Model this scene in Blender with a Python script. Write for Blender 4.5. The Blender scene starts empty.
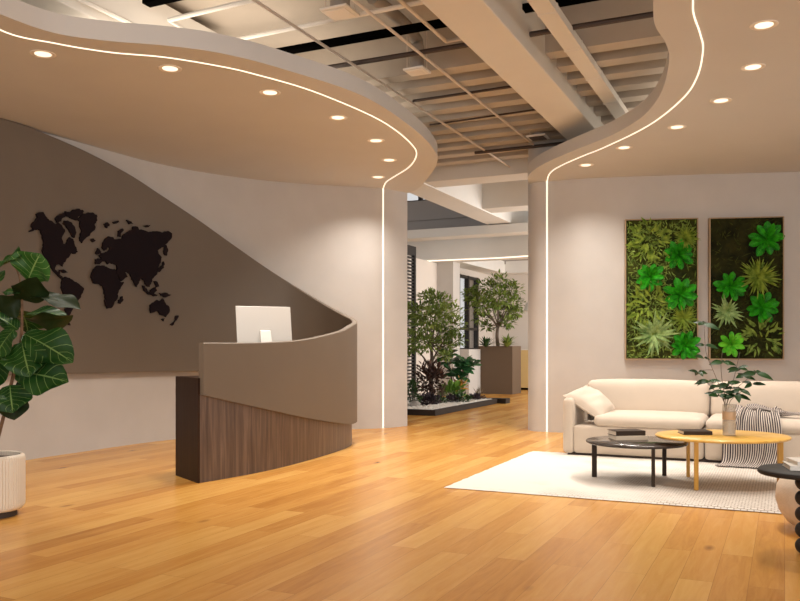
import bpy, bmesh, math, random
from mathutils import Vector, Matrix
random.seed(7)
C = bpy.context.scene
COL = C.collection
PI = math.pi

# ------------------------------------------------------------------ camera, world, lights, exposure
FPX, CX, HY, H = 825.0, 400.0, 346.0, 1.2          # focal length in px, principal column, horizon row, eye height
cam = bpy.data.cameras.new('camera'); cam_o = bpy.data.objects.new('camera', cam); COL.objects.link(cam_o)
cam.sensor_width = 36; cam.lens = 36*FPX/800; cam.shift_y = (HY-300.5)/800
cam_o.location = (0, 0, H); cam_o.rotation_euler = (PI/2, 0, 0); cam.clip_end = 200
C.camera = cam_o
C.view_settings.view_transform = 'Standard'; C.view_settings.look = 'None'
C.view_settings.gamma = 1; C.view_settings.use_curve_mapping = False
C.view_settings.exposure = 0.06
wd = bpy.data.worlds.new('world'); C.world = wd; wd.use_nodes = True
bg = wd.node_tree.nodes['Background']; bg.inputs[0].default_value = (1.0, .98, .96, 1); bg.inputs[1].default_value = .78
DOWN_W, LED_E, LENS_E = 80, 1.15, 1.2
WARM = (1, .92, .83)
def area(name, loc, rot, sx, sy, watts, col):
    l = bpy.data.lights.new(name, 'AREA'); l.shape = 'RECTANGLE'; l.size = sx; l.size_y = sy; l.energy = watts; l.color = col
    o = bpy.data.objects.new(name, l); COL.objects.link(o); o.location = loc; o.rotation_euler = rot
    return o
area('added_overhead_fill', (1.0, -1.0, 3.9), (0, 0, 0), 6, 3, 190, (1, .95, .90))  # added fill from overhead behind the camera, no fixture there
area('added_front_fill', (1.0, -4.5, 1.9), (PI/2, 0, 0), 9, 3.4, 340, (1, .97, .94))  # added unseen fill behind the camera, lights the walls frontally
for x_, y_, r_ in ((-2.6, 3.6, .3), (-1.4, 8.6, -.5), (3.3, 4.5, 0), (3.6, 8.6, 0)):        # added uplights hidden above the soffits to brighten slab and beams
    area('added_slab_uplight', (x_, y_, 3.70), (PI, 0, r_), 1.2, 4.0, 38, (1, .84, .67))
area('added_rear_fill', (18*math.sin(math.radians(25))-1.2*math.cos(math.radians(25)), 18*math.cos(math.radians(25))+1.2*math.sin(math.radians(25)), 2.2), (PI/2, 0, PI/2-math.radians(25)), 7, 3, 400, (1, .96, .91))  # added fill, hidden behind the right wall, brightens the rear area

# ------------------------------------------------------------------ coordinates
A = math.radians(25)
UX, UY = math.sin(A), math.cos(A)                    # u: the direction the beams and boards run, away from the camera
VX, VY = math.cos(A), -math.sin(A)                   # v: across, to the right
def uv(u, v, z=0): return Vector((u*UX+v*VX, u*UY+v*VY, z))
def at(px, py, Y): return Vector(((px-CX)/FPX*Y, Y, H+(HY-py)/FPX*Y))
def atz(px, py, z):
    Y = (H-z)*FPX/(py-HY)
    return Vector(((px-CX)/FPX*Y, Y, z))

# ------------------------------------------------------------------ mesh builder
class MB:
    def __init__(s): s.v = []; s.f = []; s.uv = []
    def add(s, vs, fs, uvs=None):
        n = len(s.v); s.v += [Vector(v) for v in vs]
        s.uv += uvs if uvs else [(0, 0)]*len(vs)
        s.f += [tuple(i+n for i in f) for f in fs]
    def hexa(s, p):                                   # 8 corners: bottom loop, top loop
        s.add(p, [(3,2,1,0),(4,5,6,7),(0,1,5,4),(1,2,6,5),(2,3,7,6),(3,0,4,7)])
    def box(s, x0, x1, y0, y1, z0, z1):
        s.hexa([(x0,y0,z0),(x1,y0,z0),(x1,y1,z0),(x0,y1,z0),(x0,y0,z1),(x1,y0,z1),(x1,y1,z1),(x0,y1,z1)])
    def ubox(s, u0, u1, v0, v1, z0, z1):
        q = [uv(u0,v0), uv(u0,v1), uv(u1,v1), uv(u1,v0)]
        s.hexa([(p.x,p.y,z0) for p in q]+[(p.x,p.y,z1) for p in q])
    def prism(s, pts, z0, z1):
        n = len(pts)
        s.add([(p[0],p[1],z0) for p in pts]+[(p[0],p[1],z1) for p in pts],
              [tuple(range(n-1,-1,-1)), tuple(range(n,2*n))]+[(i,(i+1)%n,n+(i+1)%n,n+i) for i in range(n)])
    def tube(s, pts, r, n=8, r1=None, cap=True):
        pts = [Vector(p) for p in pts]; m = len(pts); vs = []; fs = []
        up = None
        for i, p in enumerate(pts):
            d = (pts[min(i+1,m-1)]-pts[max(i-1,0)]).normalized()
            if up is None: up = Vector((0,0,1)) if abs(d.z) < .9 else Vector((1,0,0))
            a = d.cross(up).normalized(); b = a.cross(d).normalized(); up = b
            rr = r if r1 is None else r+(r1-r)*i/(m-1)
            for k in range(n):
                t = 2*PI*k/n
                vs.append(p+(a*math.cos(t)+b*math.sin(t))*rr)
        for i in range(m-1):
            for k in range(n):
                fs.append((i*n+k, i*n+(k+1)%n, (i+1)*n+(k+1)%n, (i+1)*n+k))
        if cap: fs += [tuple(range(n-1,-1,-1)), tuple(range((m-1)*n, m*n))]
        s.add(vs, fs)
    def lathe(s, prof, c, n=48, flute=None):
        vs = []; fs = []; m = len(prof)
        for r, z in prof:
            for k in range(n):
                t = 2*PI*k/n
                q = r if flute is None else r+flute(t, z)
                vs.append((c[0]+q*math.cos(t), c[1]+q*math.sin(t), c[2]+z))
        for i in range(m-1):
            for k in range(n):
                fs.append((i*n+k, i*n+(k+1)%n, (i+1)*n+(k+1)%n, (i+1)*n+k))
        fs += [tuple(range(n-1,-1,-1)), tuple(range((m-1)*n, m*n))]
        s.add(vs, fs)
    def ellipsoid(s, c, rx, ry, rz, n=16, m=10, noise=0):
        vs = []; fs = []
        for i in range(m+1):
            ph = PI*i/m-PI/2
            for k in range(n):
                t = 2*PI*k/n; q = 1+random.uniform(-noise, noise)
                vs.append((c[0]+rx*q*math.cos(ph)*math.cos(t), c[1]+ry*q*math.cos(ph)*math.sin(t), c[2]+rz*q*math.sin(ph)))
        for i in range(m):
            for k in range(n):
                fs.append((i*n+k, i*n+(k+1)%n, (i+1)*n+(k+1)%n, (i+1)*n+k))
        s.add(vs, fs)
    def puff(s, x0, x1, y0, y1, z0, z1, r, bulge=0, n=14, M=None, sag=0):
        """rounded cushion box; bulge swells the faces"""
        c = Vector(((x0+x1)/2,(y0+y1)/2,(z0+z1)/2)); h = Vector(((x1-x0)/2,(y1-y0)/2,(z1-z0)/2))
        r = min(r, h.x, h.y, h.z)
        for ax in range(3):
            for sg in (-1, 1):
                vs = []; fs = []
                o1, o2 = (ax+1)%3, (ax+2)%3
                for i in range(n+1):
                    for j in range(n+1):
                        p = Vector((0,0,0)); p[ax] = sg*h[ax]
                        a = math.sin((i/n-.5)*PI); b = math.sin((j/n-.5)*PI)
                        p[o1] = a*h[o1]; p[o2] = b*h[o2]
                        q = Vector([max(-h[k]+r, min(h[k]-r, p[k])) for k in range(3)])
                        d = p-q
                        if d.length > 1e-9: p = q+d.normalized()*r
                        w = 1.0
                        for k in range(3):
                            if k != 2: w *= max(0, 1-(p[k]/h[k])**2)
                        wz = [max(0, 1-(p[k]/h[k])**2) for k in range(3)]
                        if bulge:
                            p.z += math.copysign(bulge*wz[0]**.5*wz[1]**.5, p.z)*(abs(p.z)/h.z)
                            p.y += math.copysign(bulge*.5*wz[0]**.5*wz[2], p.y)*(abs(p.y)/h.y)
                        p = p+c
                        if M: p = M @ p
                        vs.append(p)
                for i in range(n):
                    for j in range(n):
                        q = (i*(n+1)+j, (i+1)*(n+1)+j, (i+1)*(n+1)+j+1, i*(n+1)+j+1)
                        fs.append(q if sg > 0 else q[::-1])
                s.add(vs, fs)
    def leaf(s, base, tip, w, nrm, shape='lance', segs=6, droop=0, fold=.2, wave=0, cols=1):
        base = Vector(base); tip = Vector(tip); d = tip-base; L = d.length; d.normalize()
        nrm = Vector(nrm); nrm = (nrm-d*nrm.dot(d))
        if nrm.length < 1e-5: nrm = d.orthogonal()
        nrm.normalize(); sd = d.cross(nrm)
        vs = []; fs = []; us = []; nc = 2*cols+1; ph = random.uniform(0, 6)
        for i in range(segs+1):
            t = i/segs
            if shape == 'fig': q = (math.sin(PI*min(1, t**.85))**.6)*(.78+.30*t-.16*math.sin(2.2*PI*t)) if 0 < t < 1 else .03
            elif shape == 'ov': q = max(.12, (t/.65)**.8) if t < .65 else max(.03, math.sqrt(max(0, 1-((t-.65)/.352)**2)))
            elif shape == 'blade': q = (1-t)**.8*(.6+.4*min(1, 4*t))+.02
            else: q = math.sin(PI*t**.8)**.9 if 0 < t < 1 else .03
            q *= w/2
            p = base+d*(L*t)-nrm*(droop*L*(t*t))+nrm*(droop*L*.5*t)
            for k in range(nc):
                e = (k-cols)/cols
                hgt = fold*abs(e)*q + wave*q*math.sin(ph+t*9+e*2.2)*abs(e)
                vs.append(p+sd*(e*q)+nrm*hgt); us.append((e*.5+.5, t))
        for i in range(segs):
            for k in range(nc-1):
                fs.append((i*nc+k, i*nc+k+1, (i+1)*nc+k+1, (i+1)*nc+k))
        s.add(vs, fs, us)
    def build(s, name, mat, parent=None, org=(0,0,0), smooth=False, bevel=0, angle=40, local=False):
        me = bpy.data.meshes.new(name); og = Vector(org)
        me.from_pydata([v-og for v in s.v], [], s.f)
        ul = me.uv_layers.new(name='UVMap')
        for l in me.loops: ul.data[l.index].uv = s.uv[l.vertex_index]
        bm = bmesh.new(); bm.from_mesh(me)
        ng = [f for f in bm.faces if len(f.verts) > 4]
        if ng: bmesh.ops.triangulate(bm, faces=ng)
        bmesh.ops.recalc_face_normals(bm, faces=bm.faces)
        bm.to_mesh(me); bm.free()
        me.materials.append(mat)
        o = bpy.data.objects.new(name, me); COL.objects.link(o)
        if parent: o.parent = parent
        else: o.location = og
        if smooth:
            for p in me.polygons: p.use_smooth = True
            try: me.set_sharp_from_angle(angle=math.radians(angle))
            except Exception: pass
        if bevel:
            b = o.modifiers.new('bevel', 'BEVEL'); b.width = bevel; b.segments = 2; b.limit_method = 'ANGLE'; b.angle_limit = math.radians(50)
        return o

def tag(o, label, cat, group=None):
    o['label'] = label; o['category'] = cat
    if group: o['group'] = group
    return o
def thing(name, label, cat, loc=(0,0,0), group=None, rotz=0):
    o = bpy.data.objects.new(name, None); COL.objects.link(o); o.empty_display_size = .1
    o.location = loc; o.rotation_euler = (0, 0, rotz)
    return tag(o, label, cat, group)
def struct(o): o['kind'] = 'structure'; return o
def dup(root, loc, label, group=None):
    r = root.copy(); COL.objects.link(r); r.location = loc; r['label'] = label
    if group: r['group'] = group
    for ch in list(root.children):
        c = ch.copy(); COL.objects.link(c); c.parent = r
        for g in list(ch.children):
            e = g.copy(); COL.objects.link(e); e.parent = c
    return r

def spline(pts, per=10):
    """Catmull-Rom through the points"""
    P = [Vector(p) for p in pts]; out = []
    for i in range(len(P)-1):
        a = P[max(i-1,0)]; b = P[i]; c = P[i+1]; d = P[min(i+2,len(P)-1)]
        for k in range(per):
            t = k/per
            out.append(.5*((2*b)+(c-a)*t+(2*a-5*b+4*c-d)*t*t+(3*b-a-3*c+d)*t**3))
    out.append(P[-1]); return out
def normals2(pts):
    out = []
    for i in range(len(pts)):
        d = pts[min(i+1,len(pts)-1)]-pts[max(i-1,0)]
        l = math.hypot(d.x, d.y) or 1
        out.append(Vector((-d.y/l, d.x/l, 0)))       # to the left of travel
    return out
def offset(pts, k):
    return [Vector((p.x, p.y, p.z if len(p) > 2 else 0))+n*k for p, n in zip([Vector((q.x,q.y,q.z)) for q in pts], normals2(pts))]

# ------------------------------------------------------------------ materials
def new_mat(name):
    m = bpy.data.materials.new(name); m.use_nodes = True
    return m, m.node_tree.nodes, m.node_tree.links, m.node_tree.nodes['Principled BSDF']
def mat(name, col, rough=.6, metal=0, noise=0, nscale=8, bump=0, bscale=60, spec=.5, coat=0, sheen=0, stretch=None, sss=0):
    m, N, L, b = new_mat(name)
    b.inputs['Base Color'].default_value = (*col, 1); b.inputs['Roughness'].default_value = rough; b.inputs['Metallic'].default_value = metal
    b.inputs['Specular IOR Level'].default_value = spec
    if coat: b.inputs['Coat Weight'].default_value = coat
    if sheen: b.inputs['Sheen Weight'].default_value = sheen
    tc = N.new('ShaderNodeTexCoord'); src = tc.outputs['Object']
    if stretch:
        mp = N.new('ShaderNodeMapping'); mp.inputs['Scale'].default_value = stretch; L.new(src, mp.inputs[0]); src = mp.outputs[0]
    if noise:
        nz = N.new('ShaderNodeTexNoise'); nz.inputs['Scale'].default_value = nscale; nz.inputs['Detail'].default_value = 5; L.new(src, nz.inputs[0])
        r = N.new('ShaderNodeValToRGB'); r.color_ramp.elements[0].position = .3; r.color_ramp.elements[1].position = .7
        r.color_ramp.elements[0].color = (*[c*(1-noise) for c in col], 1); r.color_ramp.elements[1].color = (*[min(1, c*(1+noise)) for c in col], 1)
        L.new(nz.outputs[0], r.inputs[0]); L.new(r.outputs[0], b.inputs['Base Color'])
    if bump:
        nb = N.new('ShaderNodeTexNoise'); nb.inputs['Scale'].default_value = bscale; nb.inputs['Detail'].default_value = 4; L.new(src, nb.inputs[0])
        bp = N.new('ShaderNodeBump'); bp.inputs['Strength'].default_value = bump; bp.inputs['Distance'].default_value = .01
        L.new(nb.outputs[0], bp.inputs['Height']); L.new(bp.outputs[0], b.inputs['Normal'])
    return m
def emit(name, col, e):
    m, N, L, b = new_mat(name)
    b.inputs['Base Color'].default_value = (*col, 1); b.inputs['Emission Color'].default_value = (*col, 1); b.inputs['Emission Strength'].default_value = e
    return m
def leaf_mat(name, c0, c1, vein=None, rough=.4, scale=6):
    """leaf: two greens by noise, optional pale veins laid out by the leaf's own UVs"""
    m, N, L, b = new_mat(name)
    tc = N.new('ShaderNodeTexCoord')
    nz = N.new('ShaderNodeTexNoise'); nz.inputs['Scale'].default_value = scale; nz.inputs['Detail'].default_value = 3; L.new(tc.outputs['Object'], nz.inputs[0])
    r = N.new('ShaderNodeValToRGB'); r.color_ramp.elements[0].position = .32; r.color_ramp.elements[1].position = .68
    r.color_ramp.elements[0].color = (*c0, 1); r.color_ramp.elements[1].color = (*c1, 1); L.new(nz.outputs[0], r.inputs[0])
    out = r.outputs[0]
    b.inputs['Roughness'].default_value = rough; b.inputs['Specular IOR Level'].default_value = .16
    def mth(op, a, c=None):
        n = N.new('ShaderNodeMath'); n.operation = op
        for i, x in enumerate((a, c)):
            if x is None: continue
            if isinstance(x, (int, float)): n.inputs[i].default_value = x
            else: L.new(x, n.inputs[i])
        return n.outputs[0]
    if vein:
        sp = N.new('ShaderNodeSeparateXYZ'); L.new(tc.outputs['UV'], sp.inputs[0])
        a = mth('ABSOLUTE', mth('SUBTRACT', sp.outputs[0], .5))
        mid = mth('LESS_THAN', a, .018)
        ph = mth('FRACT', mth('MULTIPLY', mth('SUBTRACT', sp.outputs[1], mth('MULTIPLY', a, .55)), 7.0))
        sv = mth('LESS_THAN', ph, .07)
        v = mth('MAXIMUM', mid, sv)
        mx = N.new('ShaderNodeMixRGB'); L.new(mth('MULTIPLY', v, .6), mx.inputs[0]); L.new(out, mx.inputs[1]); mx.inputs[2].default_value = (*vein, 1)
        out = mx.outputs[0]
    L.new(out, b.inputs['Base Color'])
    return m
def wood_mat(name, cs, stretch, rough=.45, scale=6, rot=0, pos=(.3,.5,.72)):
    m, N, L, b = new_mat(name)
    tc = N.new('ShaderNodeTexCoord'); mp = N.new('ShaderNodeMapping'); mp.inputs['Scale'].default_value = stretch; mp.inputs['Rotation'].default_value = (0,0,rot)
    L.new(tc.outputs['Object'], mp.inputs[0])
    nz = N.new('ShaderNodeTexNoise'); nz.inputs['Scale'].default_value = scale; nz.inputs['Detail'].default_value = 6; nz.inputs['Roughness'].default_value = .6; nz.inputs['Distortion'].default_value = .4
    L.new(mp.outputs[0], nz.inputs[0])
    r = N.new('ShaderNodeValToRGB'); e = r.color_ramp.elements
    e[0].position = pos[0]; e[0].color = (*cs[0],1); e[1].position = pos[2]; e[1].color = (*cs[2],1)
    k = e.new(pos[1]); k.color = (*cs[1],1)
    L.new(nz.outputs[0], r.inputs[0]); L.new(r.outputs[0], b.inputs['Base Color']); b.inputs['Roughness'].default_value = rough
    return m

def floor_mat():
    m, N, L, b = new_mat('oak_boards')
    tc = N.new('ShaderNodeTexCoord'); mp = N.new('ShaderNodeMapping')
    mp.inputs['Rotation'].default_value = (0, 0, -(PI/2-A)); L.new(tc.outputs['Object'], mp.inputs[0])
    br = N.new('ShaderNodeTexBrick'); br.offset = .37; br.offset_frequency = 2
    br.inputs['Scale'].default_value = 1; br.inputs['Brick Width'].default_value = 1.7; br.inputs['Row Height'].default_value = .165
    br.inputs['Mortar Size'].default_value = .0012; br.inputs['Mortar Smooth'].default_value = .3; br.inputs['Bias'].default_value = 0
    br.inputs['Color1'].default_value = (0,0,0,1); br.inputs['Color2'].default_value = (1,1,1,1); br.inputs['Mortar'].default_value = (.1,.1,.1,1)
    L.new(mp.outputs[0], br.inputs[0])
    # every board shifts the grain
    vm = N.new('ShaderNodeVectorMath'); vm.operation = 'MULTIPLY_ADD'
    vm.inputs[1].default_value = (.9, 9, 1); L.new(mp.outputs[0], vm.inputs[0])
    sc = N.new('ShaderNodeVectorMath'); sc.operation = 'SCALE'; sc.inputs['Scale'].default_value = 23; L.new(br.outputs['Color'], sc.inputs[0]); L.new(sc.outputs[0], vm.inputs[2])
    g = N.new('ShaderNodeTexNoise'); g.inputs['Scale'].default_value = 2.2; g.inputs['Detail'].default_value = 7; g.inputs['Roughness'].default_value = .62; g.inputs['Distortion'].default_value = .7
    L.new(vm.outputs[0], g.inputs[0])
    add = N.new('ShaderNodeMath'); add.operation = 'MULTIPLY_ADD'; add.inputs[1].default_value = .42
    L.new(br.outputs['Color'], add.inputs[0])
    gs = N.new('ShaderNodeMath'); gs.operation = 'MULTIPLY'; gs.inputs[1].default_value = .62; L.new(g.outputs[0], gs.inputs[0]); L.new(gs.outputs[0], add.inputs[2])
    r = N.new('ShaderNodeValToRGB'); e = r.color_ramp.elements
    e[0].position = .16; e[0].color = (*FL0, 1); e[1].position = .78; e[1].color = (*FL2, 1); k = e.new(.46); k.color = (*FL1, 1)
    L.new(add.outputs[0], r.inputs[0])
    # knots
    vmk = N.new('ShaderNodeMapping'); vmk.inputs['Scale'].default_value = (1.1, 2.6, 1); L.new(mp.outputs[0], vmk.inputs[0])
    vo = N.new('ShaderNodeTexVoronoi'); vo.inputs['Scale'].default_value = 1.0; L.new(vmk.outputs[0], vo.inputs[0])
    kr = N.new('ShaderNodeValToRGB'); kr.color_ramp.elements[0].position = .02; kr.color_ramp.elements[0].color = (.75,)*3+(1,); kr.color_ramp.elements[1].position = .10; kr.color_ramp.elements[1].color = (0,0,0,1)
    L.new(vo.outputs['Distance'], kr.inputs[0])
    mk = N.new('ShaderNodeMixRGB'); L.new(kr.outputs[0], mk.inputs[0]); L.new(r.outputs[0], mk.inputs[1]); mk.inputs[2].default_value = (.16,.05,.012,1)
    mo = N.new('ShaderNodeMixRGB'); ml = N.new('ShaderNodeMath'); ml.operation = 'MULTIPLY'; ml.inputs[1].default_value = .5; L.new(br.outputs['Fac'], ml.inputs[0])
    L.new(ml.outputs[0], mo.inputs[0]); L.new(mk.outputs[0], mo.inputs[1]); mo.inputs[2].default_value = (.18,.08,.025,1)
    L.new(mo.outputs[0], b.inputs['Base Color'])
    b.inputs['Roughness'].default_value = .27; b.inputs['Specular IOR Level'].default_value = .5
    bp = N.new('ShaderNodeBump'); bp.inputs['Strength'].default_value = .04; bp.inputs['Distance'].default_value = .004; L.new(g.outputs[0], bp.inputs['Height']); L.new(bp.outputs[0], b.inputs['Normal'])
    return m
FL0, FL1, FL2 = (.42,.165,.026), (.60,.285,.058), (.72,.40,.105)

M_FLOOR = floor_mat()
M_WALL = mat('warm_plaster', (.535,.505,.475), .75, noise=.03, nscale=3, bump=.06, bscale=40)
M_SOFF = mat('soffit_plaster', (.60,.59,.575), .8, noise=.015, nscale=2)
M_SLAB = mat('painted_slab', (.45,.395,.335), .85, noise=.06, nscale=2.5)
M_BEAM = mat('beam_paint', (.70,.68,.64), .75, noise=.02, nscale=2)
M_TAUPE = mat('taupe_lacquer', (.158,.124,.092), .6, noise=.02, nscale=3)
M_MAP = mat('map_dark', (.012,.007,.009), .9, spec=.15)
M_DESKW = wood_mat('desk_walnut', ((.065,.040,.030),(.115,.075,.057),(.19,.13,.10)), (9,9,.5), .42, 3)
M_DESKD = wood_mat('desk_end_dark', ((.016,.006,.003),(.024,.010,.005),(.036,.015,.008)), (9,9,.5), .5, 3); M_DESKD.node_tree.nodes['Principled BSDF'].inputs['Specular IOR Level'].default_value = .2
M_RING = mat('white_ring', (.86,.80,.72), .4)
M_LENS = emit('warm_lens', (1,.86,.66), LENS_E)
M_LED = emit('led_line', (1,.87,.70), LED_E)
M_BLK = mat('matte_black', (.002,.002,.002), 1, spec=0)
M_PIPE = mat('pale_pipe', (.66,.58,.50), .5)
M_PIPED = mat('dark_pipe', (.045,.028,.022), .5)
M_WHITE = mat('off_white_paint', (.80,.77,.72), .6, noise=.02, nscale=3)
M_DUCTG = mat('duct_grey', (.34,.31,.28), .55, metal=.2)
M_GREY = mat('cool_grey_wall', (.36,.34,.33), .8)
M_MON = mat('monitor_alu', (.56,.53,.49), .45, metal=.2)
M_MONL = mat('stand_alu', (.70,.67,.62), .4)
M_MONS = mat('monitor_screen', (.01,.01,.012), .15)
M_CREAM = mat('cream_fabric', (.54,.45,.36), .9, noise=.03, nscale=5, bump=.15, bscale=160, sheen=.2)
M_CREAMD = mat('cushion_fabric', (.56,.47,.38), .9, noise=.03, nscale=5, bump=.15, bscale=160, sheen=.2)
M_PLINTH = mat('sofa_plinth', (.05,.035,.028), .8)  # dark brown of the sofa and pot plinths and the pouf foot ring
M_TABD = mat('dark_table_top', (.045,.035,.030), .18, spec=.4)
M_TABDL = mat('dark_table_leg', (.034,.020,.012), .6, spec=.25)
M_YEL = wood_mat('ash_yellow', ((.58,.31,.055),(.68,.39,.085),(.76,.47,.12)), (1.5,14,1.5), .3, 3)
M_YELD = wood_mat('ash_yellow_edge', ((.48,.24,.03),(.56,.29,.045),(.62,.34,.06)), (8,8,1), .4, 3)
M_CHAR = mat('charcoal_stain', (.022,.017,.014), .6, noise=.15, nscale=30, spec=.25)
M_BOOKD = mat('book_cover_dark', (.04,.025,.016), .7, spec=.25)
M_BOOKL = mat('book_cover_cream', (.62,.52,.40), .7)
M_BOOKW = mat('book_cover_white', (.72,.68,.62), .6)
M_PAGES = mat('book_pages', (.74,.66,.55), .8, noise=.12, nscale=200, stretch=(1,1,30))
M_SOIL = mat('soil', (.05,.03,.02), .95, noise=.4, nscale=40, bump=.6)
M_POT = mat('fluted_ceramic', (.74,.66,.55), .5)
M_FIG = leaf_mat('fig_leaf', (.007,.034,.006), (.019,.068,.010), (.22,.34,.10), .38, 5)
M_FIGT = leaf_mat('fig_leaf_young', (.018,.075,.010), (.048,.140,.022), (.30,.42,.13), .38, 5)
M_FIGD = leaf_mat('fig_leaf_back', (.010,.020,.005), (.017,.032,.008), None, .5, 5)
M_BARK = mat('bark', (.15,.085,.045), .85, noise=.3, nscale=25, bump=.4)
M_BARKD = mat('grey_bark', (.12,.09,.065), .9, noise=.3, nscale=20)
M_TREE = leaf_mat('tree_leaf', (.07,.12,.022), (.26,.33,.08), None, .5, 3)
M_TREE2 = leaf_mat('tree_leaf_bright', (.075,.125,.02), (.24,.31,.07), None, .5, 3)
M_MAROON = leaf_mat('maroon_leaf', (.045,.022,.018), (.10,.055,.04), None, .5, 4)
M_PURP = leaf_mat('purple_leaf', (.035,.028,.034), (.085,.06,.07), None, .6, 8)
M_DGREEN = leaf_mat('dark_green_leaf', (.02,.05,.014), (.05,.10,.03), None, .4, 6)
M_GLOSS = leaf_mat('glossy_leaf', (.018,.07,.025), (.05,.15,.05), None, .3, 6)
M_LIME = leaf_mat('lime_leaf', (.10,.22,.03), (.20,.36,.06), None, .4, 6)
M_ORANGE = leaf_mat('orange_leaf', (.45,.20,.03), (.62,.38,.08), None, .45, 6)
M_STRAW = leaf_mat('straw_blade', (.16,.12,.07), (.30,.24,.15), None, .7, 6)
M_BRIGHT = leaf_mat('bright_green_leaf', (.004,.11,.003), (.03,.38,.010), (.09,.50,.03), .4, 12)
M_BRIGHTY = leaf_mat('fresh_green_leaf', (.04,.36,.012), (.16,.58,.03), (.24,.62,.08), .4, 12)
M_OLIVE = leaf_mat('olive_blade', (.07,.13,.008), (.29,.39,.05), None, .5, 14)
M_OLIVED = leaf_mat('dark_olive_leaf', (.05,.10,.010), (.27,.38,.07), None, .5, 14)
M_PALE = leaf_mat('pale_green_blade', (.08,.18,.035), (.34,.48,.17), (.55,.62,.36), .45, 14)
M_MOSS = leaf_mat('moss', (.014,.020,.004), (.060,.070,.012), None, .9, 7)
M_MOSSD = leaf_mat('moss_dark', (.008,.009,.003), (.035,.036,.008), None, .9, 5)
M_BRASS = mat('brass_frame', (.36,.24,.13), .4, metal=.5)
M_GRAVEL = mat('white_gravel', (.78,.74,.68), .8)
M_KERB = mat('dark_kerb', (.026,.017,.012), .7, spec=.2)
M_BOX = mat('brown_laminate', (.125,.082,.050), .7, noise=.02, nscale=3)
M_CAB = mat('pale_yellow_laminate', (.70,.50,.22), .5)
M_STONE = mat('stone', (.36,.33,.30), .8, noise=.2, nscale=12)
M_FRAMEB = mat('window_black', (.015,.012,.011), .5)
M_PLAS2 = mat('back_room_plaster', (.66,.60,.54), .8)

def glass_mat(name, tint, k=.12, rough=.02):
    m = bpy.data.materials.new(name); m.use_nodes = True; N = m.node_tree.nodes; L = m.node_tree.links
    N.remove(N['Principled BSDF']); out = N['Material Output']
    t = N.new('ShaderNodeBsdfTransparent'); t.inputs[0].default_value = (*tint, 1)
    g = N.new('ShaderNodeBsdfGlossy'); g.inputs['Roughness'].default_value = rough
    lw = N.new('ShaderNodeLayerWeight'); lw.inputs[0].default_value = .5
    pw = N.new('ShaderNodeMath'); pw.operation = 'POWER'; L.new(lw.outputs['Facing'], pw.inputs[0]); pw.inputs[1].default_value = 5
    f = N.new('ShaderNodeMath'); f.operation = 'MULTIPLY_ADD'; L.new(pw.outputs[0], f.inputs[0]); f.inputs[1].default_value = .6; f.inputs[2].default_value = .04
    mx = N.new('ShaderNodeMixShader'); L.new(f.outputs[0], mx.inputs[0]); L.new(t.outputs[0], mx.inputs[1]); L.new(g.outputs[0], mx.inputs[2]); L.new(mx.outputs[0], out.inputs[0])
    return m
M_GLASS = glass_mat('window_glass', (.96,.97,.98))
M_VASE = glass_mat('vase_glass', (.95,.94,.92))
_n = M_VASE.node_tree; _d = _n.nodes.new('ShaderNodeBsdfDiffuse'); _d.inputs[0].default_value = (.78,.74,.68,1)
_m = _n.nodes.new('ShaderNodeMixShader'); _m.inputs[0].default_value = .28
_o = _n.nodes['Material Output']; _n.links.new(_o.inputs[0].links[0].from_socket, _m.inputs[1]); _n.links.new(_d.outputs[0], _m.inputs[2]); _n.links.new(_m.outputs[0], _o.inputs[0])
M_BRANCH = leaf_mat('branch_leaf', (.006,.022,.005), (.020,.055,.012), None, .4, 8)

def rug_mat():
    m, N, L, b = new_mat('woven_rug')
    tc = N.new('ShaderNodeTexCoord')
    br = N.new('ShaderNodeTexBrick'); br.inputs['Scale'].default_value = 1; br.inputs['Brick Width'].default_value = .045; br.inputs['Row Height'].default_value = .030
    br.inputs['Mortar Size'].default_value = .006; br.inputs['Mortar Smooth'].default_value = .6
    br.inputs['Color1'].default_value = (.70,.655,.59,1); br.inputs['Color2'].default_value = (.63,.575,.51,1); br.inputs['Mortar'].default_value = (.33,.275,.23,1)
    L.new(tc.outputs['Object'], br.inputs[0])
    nz = N.new('ShaderNodeTexNoise'); nz.inputs['Scale'].default_value = 1.6; nz.inputs['Detail'].default_value = 5; L.new(tc.outputs['Object'], nz.inputs[0])
    sp = N.new('ShaderNodeSeparateXYZ'); L.new(tc.outputs['Object'], sp.inputs[0])
    ma = N.new('ShaderNodeMath'); ma.operation = 'MULTIPLY_ADD'; ma.inputs[1].default_value = .22; L.new(sp.outputs[0], ma.inputs[0]); L.new(nz.outputs[0], ma.inputs[2])
    r = N.new('ShaderNodeValToRGB'); r.color_ramp.elements[0].position = .68; r.color_ramp.elements[1].position = .95; L.new(ma.outputs[0], r.inputs[0])
    mx = N.new('ShaderNodeMixRGB'); L.new(r.outputs[0], mx.inputs[0]); mx.inputs[1].default_value = (.70,.655,.59,1); L.new(br.outputs[0], mx.inputs[2])
    L.new(mx.outputs[0], b.inputs['Base Color']); b.inputs['Roughness'].default_value = .95
    bp = N.new('ShaderNodeBump'); bp.inputs['Strength'].default_value = .5; bp.inputs['Distance'].default_value = .006
    n2 = N.new('ShaderNodeTexNoise'); n2.inputs['Scale'].default_value = 90; L.new(tc.outputs['Object'], n2.inputs[0]); L.new(n2.outputs[0], bp.inputs['Height']); L.new(bp.outputs[0], b.inputs['Normal'])
    return m
M_RUG = rug_mat()
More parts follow.
